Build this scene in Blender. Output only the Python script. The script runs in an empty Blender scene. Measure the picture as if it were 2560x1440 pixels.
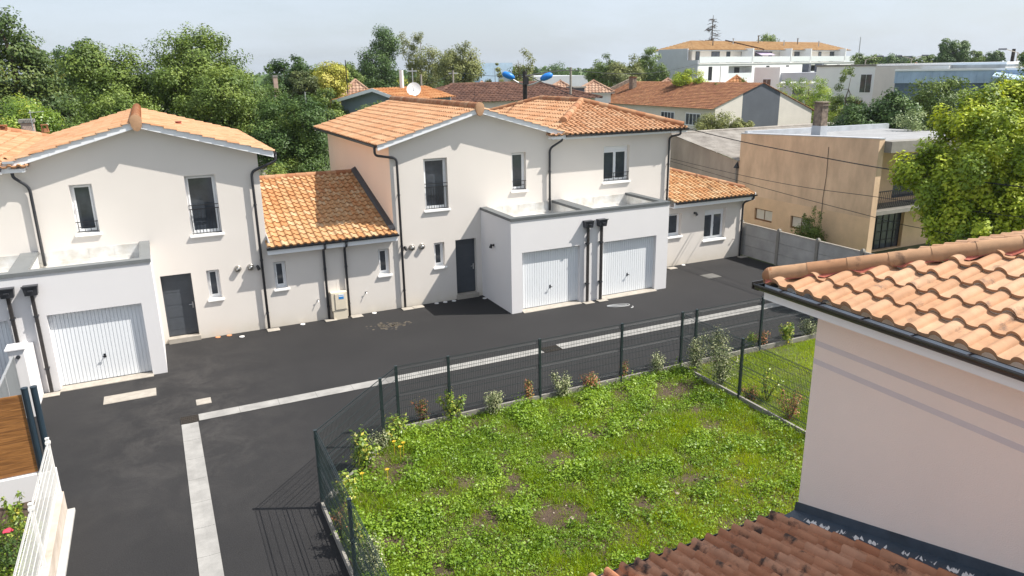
import bpy, bmesh, math, random
import numpy as np
from mathutils import Vector, Matrix
random.seed(7)
RNG = np.random.default_rng(11)
SC = bpy.context.scene
COL = SC.collection
R = math.radians

# ------------------------------------------------------------------ camera, sky, sun, exposure
F, PITCH, ROLL, YAW, EYE = 1846.18, 0.287858, 0.0164754, 0.446461, 8.6
_cp, _sp, _c, _s = math.cos(PITCH), math.sin(PITCH), math.cos(ROLL), math.sin(ROLL)
_right, _down, _fwd = np.array([1, 0, 0.]), np.array([0, -_sp, -_cp]), np.array([0, _cp, -_sp])
_M = np.stack([_c * _right + _s * _down, -_s * _right + _c * _down, _fwd])
_cy, _sy = math.cos(YAW), math.sin(YAW)
CM = _M @ np.array([[_cy, _sy, 0], [-_sy, _cy, 0], [0, 0, 1]]).T
EYEP = np.array([0, 0, EYE])
cam_d = bpy.data.cameras.new('camera'); cam = bpy.data.objects.new('camera', cam_d); COL.objects.link(cam)
cam_d.sensor_width = 36; cam_d.lens = 36 * F / 2560; cam_d.clip_start = .1; cam_d.clip_end = 6000
mw = Matrix.Identity(4)
for i in range(3):
    mw[i][0] = CM[0][i]; mw[i][1] = -CM[1][i]; mw[i][2] = -CM[2][i]
mw.translation = Vector(EYEP); cam.matrix_world = mw
SC.camera = cam

AZ, EL = R(-25.5), R(51.3)
SUN = np.array([math.cos(AZ) * math.cos(EL), math.sin(AZ) * math.cos(EL), math.sin(EL)])
sd = bpy.data.lights.new('sun', 'SUN'); sd.energy = 5.0; sd.angle = R(.5); sd.color = (1, .955, .88)
so = bpy.data.objects.new('sun', sd); COL.objects.link(so)
so.rotation_euler = Vector(-SUN).to_track_quat('-Z', 'Y').to_euler()
W = bpy.data.worlds.new('World'); SC.world = W; W.use_nodes = True
wn = W.node_tree; wn.nodes.clear()
def wnode(t, **k):
    n = wn.nodes.new(t)
    for a, b in k.items(): setattr(n, a, b)
    return n
sky = wnode('ShaderNodeTexSky', sky_type='NISHITA', sun_disc=False, sun_elevation=EL, sun_rotation=math.pi / 2 - AZ,
            air_density=1.0, dust_density=2.2, ozone_density=1.0, altitude=50)
bg = wnode('ShaderNodeBackground'); bg.inputs['Strength'].default_value = .094
wo = wnode('ShaderNodeOutputWorld')
# thin cirrus veil: noise over the sky direction, stretched
tc = wnode('ShaderNodeTexCoord'); mp = wnode('ShaderNodeMapping'); mp.inputs['Scale'].default_value = (1.2, 3.0, 7.0)
mp.inputs['Rotation'].default_value = (0, R(8), R(25))
ns = wnode('ShaderNodeTexNoise'); ns.inputs['Scale'].default_value = 1.6; ns.inputs['Detail'].default_value = 7; ns.inputs['Roughness'].default_value = .62
cr = wnode('ShaderNodeValToRGB'); cr.color_ramp.elements[0].position = .40; cr.color_ramp.elements[0].color = (.60,) * 3 + (1,)
cr.color_ramp.elements[1].position = .72; cr.color_ramp.elements[1].color = (.90,) * 3 + (1,)
mx = wnode('ShaderNodeMixRGB'); mx.inputs[2].default_value = (5.5, 6.15, 7.0, 1)
wn.links.new(tc.outputs['Generated'], mp.inputs[0]); wn.links.new(mp.outputs[0], ns.inputs['Vector'])
wn.links.new(ns.outputs['Fac'], cr.inputs[0]); wn.links.new(cr.outputs[0], mx.inputs[0]); wn.links.new(sky.outputs[0], mx.inputs[1])
wn.links.new(mx.outputs[0], bg.inputs['Color']); wn.links.new(bg.outputs[0], wo.inputs[0])
vs = SC.view_settings; vs.view_transform = 'Standard'; vs.look = 'None'; vs.gamma = 1; vs.exposure = .64

# ------------------------------------------------------------------ surveying the photograph: pixel -> point on a known plane
def ray(p): return CM.T @ np.array([(p[0] - 1280) / F, (p[1] - 720) / F, 1.])
def ground_at(p, z=0.):
    r = ray(p); return EYEP + r * (z - EYE) / r[2]
def at_y(p, y):
    r = ray(p); return EYEP + r * y / r[1]
def at_x(p, x):
    r = ray(p); return EYEP + r * x / r[0]
def at_d(p, d):
    r = ray(p); return EYEP + r * d / math.hypot(r[0], r[1])

# ------------------------------------------------------------------ materials
MATS = {}
def new_mat(name):
    m = bpy.data.materials.new(name); m.use_nodes = True
    nt = m.node_tree; nt.nodes.clear()
    out = nt.nodes.new('ShaderNodeOutputMaterial'); b = nt.nodes.new('ShaderNodeBsdfPrincipled')
    nt.links.new(b.outputs[0], out.inputs[0])
    return m, nt, b, out
def N(nt, t, ins=None, **k):
    n = nt.nodes.new(t)
    for a, b in k.items(): setattr(n, a, b)
    for a, b in (ins or {}).items(): n.inputs[a].default_value = b
    return n
def ramp(nt, stops):
    n = nt.nodes.new('ShaderNodeValToRGB'); e = n.color_ramp.elements
    while len(e) < len(stops): e.new(.5)
    for x, (p, c) in zip(e, stops):
        x.position = p; x.color = (*c, 1) if len(c) == 3 else c
    return n
def mat(name, c, rough=.7, var=.08, scale=3., bump=0., bscale=60., metal=0., spec=.4, stretch=None, c2=None, detail=5):
    """plain surface: base colour with a noise of its own in it, and a little bump"""
    if name in MATS: return MATS[name]
    m, nt, b, out = new_mat(name)
    t = N(nt, 'ShaderNodeTexCoord'); n = N(nt, 'ShaderNodeTexNoise', {'Scale': scale, 'Detail': detail, 'Roughness': .6})
    if stretch:
        mp = N(nt, 'ShaderNodeMapping', {'Scale': stretch}); nt.links.new(t.outputs['Object'], mp.inputs[0]); nt.links.new(mp.outputs[0], n.inputs['Vector'])
    else: nt.links.new(t.outputs['Object'], n.inputs['Vector'])
    lo = c2 if c2 else tuple(x * (1 - var) for x in c); hi = tuple(min(1, x * (1 + var)) for x in c)
    r = ramp(nt, [(.3, lo), (.7, hi)]); nt.links.new(n.outputs['Fac'], r.inputs[0]); nt.links.new(r.outputs[0], b.inputs['Base Color'])
    b.inputs['Roughness'].default_value = rough; b.inputs['Metallic'].default_value = metal; b.inputs['Specular IOR Level'].default_value = spec
    if bump:
        n2 = N(nt, 'ShaderNodeTexNoise', {'Scale': bscale, 'Detail': 3}); nt.links.new(t.outputs['Object'], n2.inputs['Vector'])
        bp = N(nt, 'ShaderNodeBump', {'Strength': bump, 'Distance': .02}); nt.links.new(n2.outputs['Fac'], bp.inputs['Height']); nt.links.new(bp.outputs[0], b.inputs['Normal'])
    MATS[name] = m; return m
def tile_mat(name, stops, smudge=None, rough=.75):
    """fired-clay tiles: one tone per tile (attribute tint) plus dark flaming of the clay itself"""
    if name in MATS: return MATS[name]
    m, nt, b, out = new_mat(name)
    a = N(nt, 'ShaderNodeAttribute', attribute_name='tint'); r = ramp(nt, stops); nt.links.new(a.outputs['Fac'], r.inputs[0])
    t = N(nt, 'ShaderNodeTexCoord'); n = N(nt, 'ShaderNodeTexNoise', {'Scale': 5., 'Detail': 6, 'Roughness': .65}); nt.links.new(t.outputs['Object'], n.inputs['Vector'])
    r2 = ramp(nt, [(.32, (.82,) * 3), (.68, (1.12,) * 3)]); nt.links.new(n.outputs['Fac'], r2.inputs[0])
    mm = N(nt, 'ShaderNodeMixRGB', {0: 1.}, blend_type='MULTIPLY'); nt.links.new(r.outputs[0], mm.inputs[1]); nt.links.new(r2.outputs[0], mm.inputs[2])
    last = mm.outputs[0]
    if smudge:
        s_col, s_scale, s_lo, s_hi = smudge
        n3 = N(nt, 'ShaderNodeTexNoise', {'Scale': s_scale, 'Detail': 3, 'Roughness': .55}); nt.links.new(t.outputs['Object'], n3.inputs['Vector'])
        n4 = N(nt, 'ShaderNodeTexNoise', {'Scale': 90., 'Detail': 2}); nt.links.new(t.outputs['Object'], n4.inputs['Vector'])
        ad = N(nt, 'ShaderNodeMath', {1: .16}, operation='MULTIPLY_ADD'); nt.links.new(n4.outputs['Fac'], ad.inputs[0]); nt.links.new(n3.outputs['Fac'], ad.inputs[2])
        r3 = ramp(nt, [(s_lo, (0,) * 3), (s_hi, (1,) * 3)]); nt.links.new(ad.outputs[0], r3.inputs[0])
        m3 = N(nt, 'ShaderNodeMixRGB', {2: (*s_col, 1)}); nt.links.new(r3.outputs[0], m3.inputs[0]); nt.links.new(last, m3.inputs[1]); last = m3.outputs[0]
    nt.links.new(last, b.inputs['Base Color']); b.inputs['Roughness'].default_value = rough; b.inputs['Specular IOR Level'].default_value = .25
    n5 = N(nt, 'ShaderNodeTexNoise', {'Scale': 120., 'Detail': 2}); nt.links.new(t.outputs['Object'], n5.inputs['Vector'])
    bp = N(nt, 'ShaderNodeBump', {'Strength': .15, 'Distance': .01}); nt.links.new(n5.outputs['Fac'], bp.inputs['Height']); nt.links.new(bp.outputs[0], b.inputs['Normal'])
    MATS[name] = m; return m
def leaf_mat(name, stops, trans=.16, rough=.55):
    if name in MATS: return MATS[name]
    m, nt, b, out = new_mat(name)
    a = N(nt, 'ShaderNodeAttribute', attribute_name='tint'); r = ramp(nt, stops); nt.links.new(a.outputs['Fac'], r.inputs[0])
    nt.links.new(r.outputs[0], b.inputs['Base Color']); b.inputs['Roughness'].default_value = rough; b.inputs['Specular IOR Level'].default_value = .35
    tr = N(nt, 'ShaderNodeBsdfTranslucent'); hs = N(nt, 'ShaderNodeHueSaturation', {'Hue': .485, 'Saturation': 1.1, 'Value': 1.5})
    nt.links.new(r.outputs[0], hs.inputs['Color']); nt.links.new(hs.outputs[0], tr.inputs[0])
    ms = N(nt, 'ShaderNodeMixShader', {0: trans}); nt.links.new(b.outputs[0], ms.inputs[1]); nt.links.new(tr.outputs[0], ms.inputs[2]); nt.links.new(ms.outputs[0], out.inputs[0])
    MATS[name] = m; return m

M_RENDER = mat('cream_render', (.70, .65, .60), .9, .025, .7, .12, 90)
def splash_dirt(m, tone=(.50, .43, .31), h=.9, amount=.55):
    nt = m.node_tree; b = next(n for n in nt.nodes if n.type == 'BSDF_PRINCIPLED'); src = b.inputs['Base Color'].links[0].from_socket; g = N(nt, 'ShaderNodeNewGeometry'); sx = N(nt, 'ShaderNodeSeparateXYZ'); nt.links.new(g.outputs['Position'], sx.inputs[0])
    mr = N(nt, 'ShaderNodeMapRange', {1: 0., 2: h, 3: 1., 4: 0.}); nt.links.new(sx.outputs[2], mr.inputs[0]); n = N(nt, 'ShaderNodeTexNoise', {'Scale': 2.2, 'Detail': 8, 'Roughness': .7}); nt.links.new(g.outputs['Position'], n.inputs['Vector'])
    pw = N(nt, 'ShaderNodeMath', {1: 2.2}, operation='POWER'); nt.links.new(mr.outputs[0], pw.inputs[0]); k = N(nt, 'ShaderNodeMath', operation='MULTIPLY'); nt.links.new(pw.outputs[0], k.inputs[0]); nt.links.new(n.outputs['Fac'], k.inputs[1]); k2 = N(nt, 'ShaderNodeMath', {1: amount * 1.6}, operation='MULTIPLY'); nt.links.new(k.outputs[0], k2.inputs[0])
    mx = N(nt, 'ShaderNodeMixRGB', {2: (*tone, 1)}); nt.links.new(k2.outputs[0], mx.inputs[0]); nt.links.new(src, mx.inputs[1]); nt.links.new(mx.outputs[0], b.inputs['Base Color'])
splash_dirt(M_RENDER)
M_WHITE_RENDER = mat('white_render', (.71, .69, .69), .9, .02, .7, .12, 90)
M_NEAR_RENDER = mat('pinkish_render', (.88, .745, .67), .9, .02, .8, .35, 70)
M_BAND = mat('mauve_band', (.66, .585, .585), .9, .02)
M_PVC = mat('white_plastic', (.82, .83, .85), .35, .02)
M_SILL = mat('white_sill', (.86, .85, .83), .6, .03)
M_DARK = mat('anthracite_metal', (.035, .037, .043), .38, .1, 6)
M_GUTTER = mat('brown_black_gutter', (.04, .036, .035), .3, .1, 6)
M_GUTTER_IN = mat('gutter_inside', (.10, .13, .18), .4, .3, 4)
M_COPE = mat('grey_coping', (.105, .113, .117), .5, .1, 3)
M_COPE_LIGHT = mat('light_grey_coping', (.17, .178, .18), .5, .08, 3)
M_FOIL = mat('aluminium_membrane', (.70, .70, .69), .38, .14, 2.6, .3, 9, metal=.35, c2=(.58, .55, .50))
M_GLASS = mat('window_glass', (.055, .064, .078), .05, .45, 1.4, spec=.9)
M_DOOR = mat('anthracite_door', (.062, .070, .082), .45, .08, 5, .15, 200)
M_GDOOR = mat('white_steel_door', (.78, .80, .82), .45, .015)
M_CHROME = mat('brushed_steel', (.6, .6, .6), .3, .1, metal=.9)
M_BLACK = mat('black_metal', (.012, .012, .014), .45, .1)
M_LAMP = mat('black_lamp', (.015, .015, .016), .4, .1)
M_RUBBERHOLE = mat('dark_hole', (.012, .012, .012), .8, .1)
M_SLAB = mat('pale_concrete', (.36, .325, .28), .9, .14, 5, .3, 60)
M_CONC = mat('grey_concrete', (.24, .225, .20), .92, .16, 2.5, .3, 50)
M_CONC_DARK = mat('worn_steel_cover', (.13, .125, .115), .7, .2, 4)
M_CHANNEL = mat('channel_concrete', (.285, .275, .26), .9, .20, 2.2, .25, 60)
M_PANELC = mat('precast_concrete', (.36, .35, .335), .92, .16, 1.6, .25, 40)
M_GREEN = mat('dark_green_steel', (.022, .034, .038), .4, .1)
M_WHITE_STEEL = mat('white_steel', (.78, .76, .73), .45, .05)
M_WOOD = mat('brown_timber', (.30, .135, .04), .6, .35, 2.2, .25, 40, stretch=(.8, 14, 14), c2=(.13, .05, .014))
M_GREYPANEL = mat('grey_gate_panel', (.13, .142, .15), .45, .08)
M_CABINET = mat('beige_cabinet', (.68, .60, .47), .6, .04)
M_BLUE = mat('blue_sticker', (.03, .22, .55), .5, .05)
M_STICKER = mat('white_sticker', (.8, .82, .82), .5, .02)
M_BARK = mat('bark', (.13, .095, .065), .95, .3, 6, .5, 18, c2=(.05, .038, .028))
M_DEADWOOD = mat('dead_wood', (.09, .07, .055), .95, .3, 6)
M_BEIGE = mat('stained_beige_render', (.70, .50, .335), .95, .08, 1.3, .25, 40, stretch=(1.2, 1.2, .5), c2=(.53, .37, .245), detail=10)
M_BEIGE2 = mat('lower_beige_render', (.72, .50, .31), .95, .08, 1.1, .25, 40, c2=(.62, .43, .27))
M_SHEDWALL = mat('weathered_grey_render', (.40, .33, .27), .95, .2, 1.0, .25, 30, stretch=(1, 1, .3), c2=(.29, .235, .19), detail=8)
M_FIBRE = mat('fibre_cement', (.30, .275, .245), .95, .25, 1.2, c2=(.18, .16, .14))
M_FLATROOF = mat('grey_roofing_felt', (.27, .27, .275), .8, .15, 1.2)
M_ZINC = mat('zinc_flashing', (.50, .52, .55), .45, .12, 2, metal=.3)
M_ROOF = tile_mat('clay_tiles', [(0, (.40, .195, .095)), (.25, (.435, .23, .12)), (.6, (.46, .258, .142)), (.9, (.485, .295, .172)), (1, (.40, .215, .11))])
M_ROOF_Y = tile_mat('yellow_clay_tiles', [(0, (.42, .20, .085)), (.3, (.45, .24, .108)), (.7, (.48, .29, .145)), (1, (.52, .36, .21))])
M_ROOF_NEAR = tile_mat('flamed_clay_tiles', [(0, (.43, .235, .13)), (.5, (.46, .265, .155)), (1, (.49, .30, .185))], smudge=((.13, .088, .066), 4.2, .70, .84))
M_RIDGE_NEAR = tile_mat('flamed_ridge_tiles', [(0, (0.336, 0.162, 0.081)), (.5, (0.384, 0.207, 0.111)), (1, (0.42, 0.252, 0.144))], smudge=((0.102, 0.06, 0.042), 4., .66, .82))
M_RIDGE = tile_mat('ridge_clay', [(0, (0.3, 0.126, 0.06)), (.5, (0.384, 0.198, 0.102)), (1, (0.432, 0.264, 0.156))])
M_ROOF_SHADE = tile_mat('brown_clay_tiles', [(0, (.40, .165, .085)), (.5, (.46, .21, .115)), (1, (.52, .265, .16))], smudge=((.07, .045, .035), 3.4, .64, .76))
M_ROOF_BROWN = tile_mat('old_brown_tiles', [(0, (0.078, 0.0372, 0.0252)), (.5, (0.114, 0.054, 0.036)), (1, (0.156, 0.078, 0.051))])
M_ROOF_RUST = tile_mat('rust_tiles', [(0, (0.162, 0.063, 0.03)), (.5, (0.21, 0.087, 0.039)), (1, (0.276, 0.132, 0.06))])
M_ROOF_FAR = tile_mat('faded_pink_tiles', [(0, (0.288, 0.162, 0.108)), (.5, (0.348, 0.21, 0.141)), (1, (0.396, 0.258, 0.18))])
M_ROOF_ORANGE = tile_mat('orange_tiles', [(0, (0.312, 0.12, 0.042)), (.5, (0.36, 0.156, 0.06)), (1, (0.408, 0.198, 0.084))])
M_ROOF_APT = tile_mat('apartment_tiles', [(0, (0.276, 0.15, 0.06)), (.5, (0.336, 0.192, 0.081)), (1, (0.378, 0.234, 0.108))])
M_MEMBRANE = mat('red_closure_strip', (.38, .10, .065), .5, .2, 9)
M_PAINT_WHITE = mat('white_paint', (.80, .80, .79), .8, .03, 1)
M_PAINT_GREY = mat('grey_paint', (.52, .53, .56), .85, .06, .6)
M_PAINT_DARK = mat('dark_grey_paint', (.105, .115, .135), .85, .12, .6)
M_CREAM_WALL = mat('cream_wall', (.70, .645, .575), .9, .06, .8)
M_BLUE_CLAD = mat('blue_grey_cladding', (.17, .235, .31), .6, .15, 1.0, stretch=(1, 1, .2))
M_BLUE_CONC = mat('blue_grey_concrete', (.13, .175, .23), .8, .25, .5, stretch=(1, 1, .2), c2=(.07, .10, .14))
M_LIGHT_CLAD = mat('pale_blue_cladding', (.36, .47, .60), .5, .12, 1)
M_BLUE_WALL = mat('blue_grey_wall', (.20, .25, .29), .9, .08, 1)
M_LCONC = mat('light_stained_concrete', (.55, .52, .48), .9, .15, .6, stretch=(1, 1, .15), c2=(.36, .34, .31))
M_BLUECAP = mat('blue_plastic_cover', (.015, .19, .60), .4, .08, 8)
M_GALV = mat('galvanised_steel', (.45, .46, .47), .45, .1, metal=.5)
M_POLE = mat('dark_tarred_pole', (.035, .028, .024), .85, .2)
M_POLE_GREY = mat('grey_wood_pole', (.30, .27, .23), .9, .2)
M_CABLE = mat('black_cable', (.015, .015, .016), .6, .1)
M_CHIMNEY = mat('sooty_brick', (.22, .17, .13), .95, .35, 5, .4, 30, c2=(.07, .055, .045))
M_BRICK = mat('pinkish_brick', (.45, .33, .27), .95, .2, 6)
M_BROWNFRAME = mat('brown_window_frame', (.16, .075, .025), .6, .15)
M_FROST = mat('frosted_pane', (.62, .58, .50), .4, .08, 3)
M_GLASS_RAIL = mat('frosted_glass_rail', (.66, .70, .70), .25, .03)
M_AWNING = mat('mauve_awning', (.42, .36, .47), .8, .1)
M_WHITE = mat('clean_white', (.84, .84, .83), .5, .02)
M_PLASTIC_RED = mat('red_plastic', (.6, .06, .04), .5, .05); M_PLASTIC_GREEN = mat('green_plastic', (.04, .30, .22), .5, .05)
M_PIPECAP = mat('pipe_cap', (.74, .72, .70), .6, .05); M_TERRACAP = mat('orange_cap', (.6, .25, .12), .6, .05)
M_STEEL_VENT = mat('steel_vent', (.42, .40, .37), .3, .1, metal=.8)
M_SOLAR = mat('solar_collector', (.22, .28, .36), .15, .1)
M_GRATE = mat('cast_iron', (.035, .028, .022), .7, .3, 20)

# ------------------------------------------------------------------ object helpers
def link(o, parent=None):
    COL.objects.link(o)
    if parent is not None: o.parent = parent
    return o
def tag(o, label=None, cat=None, group=None, kind=None):
    for k, v in (('label', label), ('category', cat), ('group', group), ('kind', kind)):
        if v: o[k] = v
    return o
def thing(name, label, cat, loc, group=None):
    o = bpy.data.objects.new(name, None); o.empty_display_size = .2; o.location = tuple(float(x) for x in loc)
    link(o); return tag(o, label, cat, group)
def origin_of(o):
    v = Vector((0, 0, 0))
    while o is not None: v = v + Vector(o.location); o = o.parent
    return v
class MB:
    """collects shapes in world coordinates; build() links them as one mesh object"""
    def __init__(s): s.v = []; s.f = []; s.mi = []; s.cur = 0
    def add(s, vs, fs):
        k = len(s.v); s.v += [tuple(float(c) for c in p) for p in vs]; s.f += [tuple(i + k for i in f) for f in fs]; s.mi += [s.cur] * len(fs); return s
    def box(s, x0, x1, y0, y1, z0, z1):
        return s.add([(x0, y0, z0), (x1, y0, z0), (x1, y1, z0), (x0, y1, z0), (x0, y0, z1), (x1, y0, z1), (x1, y1, z1), (x0, y1, z1)],
                     [(0, 3, 2, 1), (4, 5, 6, 7), (0, 1, 5, 4), (1, 2, 6, 5), (2, 3, 7, 6), (3, 0, 4, 7)])
    def hexa(s, p):  # 8 points: bottom 4 ccw, top 4 ccw
        return s.add(p, [(0, 3, 2, 1), (4, 5, 6, 7), (0, 1, 5, 4), (1, 2, 6, 5), (2, 3, 7, 6), (3, 0, 4, 7)])
    def obox(s, c, half, yaw=0., pitch=None):
        m = Matrix.Rotation(yaw, 3, 'Z')
        if pitch is not None: m = m @ Matrix.Rotation(pitch, 3, 'Y')
        return s.hexa([Vector(c) + m @ Vector((a * half[0], b * half[1], d * half[2])) for d in (-1, 1) for a, b in ((-1, -1), (1, -1), (1, 1), (-1, 1))])
    def prism(s, poly, z0, z1):
        n = len(poly); vs = [(*p[:2], z0) for p in poly] + [(*p[:2], z1) for p in poly]
        return s.add(vs, [tuple(range(n - 1, -1, -1)), tuple(range(n, 2 * n))] + [(i, (i + 1) % n, (i + 1) % n + n, i + n) for i in range(n)])
    def quad(s, *p): return s.add(p, [tuple(range(len(p)))])
    def beam(s, a, b, w, h=None):
        """square bar from a to b"""
        a, b = Vector(a), Vector(b); d = (b - a).normalized(); h = h or w
        u = d.cross(Vector((0, 0, 1)));
        if u.length < 1e-3: u = Vector((1, 0, 0))
        u.normalize(); n = u.cross(d)
        return s.hexa([p + u * (i * w / 2) + n * (j * h / 2) for p in (a, b) for i, j in ((-1, -1), (1, -1), (1, 1), (-1, 1))])
    def tube(s, pts, r, n=8, cap=True):
        pts = [Vector(p) for p in pts]; rs = r if isinstance(r, (list, tuple)) else [r] * len(pts)
        k = len(s.v); ref = None; vs = []
        for i, p in enumerate(pts):
            d = (pts[min(i + 1, len(pts) - 1)] - pts[max(i - 1, 0)]).normalized()
            if ref is None: ref = d.orthogonal().normalized()
            ref = (ref - d * ref.dot(d));
            if ref.length < 1e-4: ref = d.orthogonal()
            ref.normalize(); w = d.cross(ref)
            vs += [p + (ref * math.cos(2 * math.pi * j / n) + w * math.sin(2 * math.pi * j / n)) * rs[i] for j in range(n)]
        fs = [(i * n + j, i * n + (j + 1) % n, (i + 1) * n + (j + 1) % n, (i + 1) * n + j) for i in range(len(pts) - 1) for j in range(n)]
        if cap: fs += [tuple(range(n - 1, -1, -1)), tuple((len(pts) - 1) * n + j for j in range(n))]
        return s.add(vs, fs)
    def ball(s, c, r, n=10, m=7, sq=(1, 1, 1)):
        vs = [(c[0], c[1], c[2] - r * sq[2])]
        for i in range(1, m):
            t = -math.pi / 2 + math.pi * i / m
            vs += [(c[0] + r * sq[0] * math.cos(t) * math.cos(2 * math.pi * j / n), c[1] + r * sq[1] * math.cos(t) * math.sin(2 * math.pi * j / n), c[2] + r * sq[2] * math.sin(t)) for j in range(n)]
        vs.append((c[0], c[1], c[2] + r * sq[2])); L = len(vs) - 1
        fs = [(0, 1 + (j + 1) % n, 1 + j) for j in range(n)] + [(L, L - n + j, L - n + (j + 1) % n) for j in range(n)]
        fs += [(1 + i * n + j, 1 + i * n + (j + 1) % n, 1 + (i + 1) * n + (j + 1) % n, 1 + (i + 1) * n + j) for i in range(m - 2) for j in range(n)]
        return s.add(vs, fs)
    def build(s, name, m, parent=None, smooth=False, bevel=0., base=None):
        me = bpy.data.meshes.new(name)
        if parent is None and base is None and s.v:
            a = np.array(s.v); base = (float((a[:, 0].min() + a[:, 0].max()) / 2), float((a[:, 1].min() + a[:, 1].max()) / 2), float(a[:, 2].min()))
        o0 = origin_of(parent) if parent is not None else Vector(base or (0, 0, 0))
        me.from_pydata([(x - o0[0], y - o0[1], z - o0[2]) for x, y, z in s.v], [], s.f)
        for q in (m if isinstance(m, (list, tuple)) else [m]): me.materials.append(q)
        if s.cur: me.polygons.foreach_set('material_index', s.mi)
        if smooth: me.polygons.foreach_set('use_smooth', [True] * len(me.polygons))
        o = bpy.data.objects.new(name, me); link(o, parent)
        if parent is None: o.location = o0
        if bevel:
            b = o.modifiers.new('bevel', 'BEVEL'); b.width = bevel; b.segments = 2; b.limit_method = 'ANGLE'
        return o
def np_obj(name, V, Q, tint, m, parent=None, base=(0, 0, 0), extra=None):
    """mesh object from numpy arrays: V (n,3) world coords, Q (m,4) or (m,3), a tint per face"""
    o0 = origin_of(parent) if parent is not None else Vector(base)
    V = np.asarray(V, np.float32) - np.array(o0, np.float32); k = Q.shape[1]
    me = bpy.data.meshes.new(name); me.vertices.add(len(V)); me.vertices.foreach_set('co', V.ravel())
    me.loops.add(Q.size); me.loops.foreach_set('vertex_index', Q.astype(np.int32).ravel())
    me.polygons.add(len(Q)); me.polygons.foreach_set('loop_start', np.arange(0, Q.size, k, dtype=np.int32)); me.polygons.foreach_set('loop_total', np.full(len(Q), k, np.int32))
    me.update(calc_edges=True)
    a = me.attributes.new('tint', 'FLOAT', 'FACE'); a.data.foreach_set('value', np.clip(tint, 0, 1).astype(np.float32))
    for q in (m if isinstance(m, (list, tuple)) else [m]): me.materials.append(q)
    if extra is not None: me.polygons.foreach_set('material_index', extra.astype(np.int32))
    me.validate()
    o = bpy.data.objects.new(name, me); link(o, parent)
    if parent is None: o.location = o0
    return o
def copy_tree(o, parent=None):
    c = o.copy(); COL.objects.link(c); c.parent = parent
    for ch in list(o.children): copy_tree(ch, c)
    return c

# ------------------------------------------------------------------ roofs of interlocking clay tiles
_PU = np.array([0, .07, .16, .27, .38, .47, .54, .66, .83]); _PH = np.array([0, .55, .88, 1, .88, .55, 0, -.13, -.13])
_PU5 = np.array([0, .14, .28, .42, .56, .8]); _PH5 = np.array([0, .8, 1, .8, 0, -.1])
def tile_slope(name, O, e, s, L, Wd, m, parent, colw=.24, gauge=.365, amp=.05, lift=.042, clips=(), fine=True, seed=0, tint_lo=0., tint_hi=1.):
    O, e, s = (np.array(x, float) for x in (O, e, s)); e /= np.linalg.norm(e); s /= np.linalg.norm(s); n = np.cross(e, s)
    if n[2] < 0: n = -n
    PU, PH = (_PU, _PH) if fine else (_PU5, _PH5)
    nc = max(1, int(round(L / colw))); cw = L / nc; nr = max(1, int(round(Wd / gauge))); g = Wd / nr; k = len(PU)
    u = (np.arange(nc)[:, None] + PU[None]).ravel() * cw; h = np.tile(PH, nc) * amp; u = np.append(u, L); h = np.append(h, 0)
    nu = len(u); rng = np.random.default_rng(seed + 5); V = []; Q = []; T = []
    tn = rng.random((nr, nc)) ** 1.0 * (tint_hi - tint_lo) + tint_lo
    j = np.arange(nu - 1)
    for r in range(nr):
        jit = np.repeat(rng.normal(0, .004, nc), k); jit = np.append(jit, 0)
        rows = [(r * g - .03, lift - .028 if r else lift - .05), (r * g - .03, lift), (r * g + g * .5, lift * .55), ((r + 1) * g - .02, .004)]
        base = len(V) * nu if False else sum(len(x) for x in V)
        for q, (v, z) in enumerate(rows):
            hh = h + z + jit * (q > 0)
            if q == 0: hh = h * (.98 if r else .9) + z
            V.append(O + u[:, None] * e + v * s + hh[:, None] * n)
        for q in range(3):
            a = base + q * nu + j; Q.append(np.stack([a, a + 1, a + nu + 1, a + nu], 1)); T.append(np.repeat(tn[r], k) * (1 if q else .25))
    V = np.concatenate(V); Q = np.concatenate(Q); T = np.concatenate(T)
    if n @ np.cross(e, s) < 0: Q = Q[:, ::-1]
    o = np_obj(name, V, Q, T, m, parent)
    if clips:
        bm = bmesh.new(); bm.from_mesh(o.data); off = origin_of(parent) if parent else Vector(o.location)
        for pt, nrm in clips:
            bmesh.ops.bisect_plane(bm, geom=bm.verts[:] + bm.edges[:] + bm.faces[:], plane_co=Vector(pt) - off, plane_no=Vector(nrm), clear_outer=True)
        bm.to_mesh(o.data); bm.free()
    o.data.polygons.foreach_set('use_smooth', [True] * len(o.data.polygons))
    try: o.data.set_sharp_from_angle(angle=R(38))
    except Exception: pass
    return o
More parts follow.
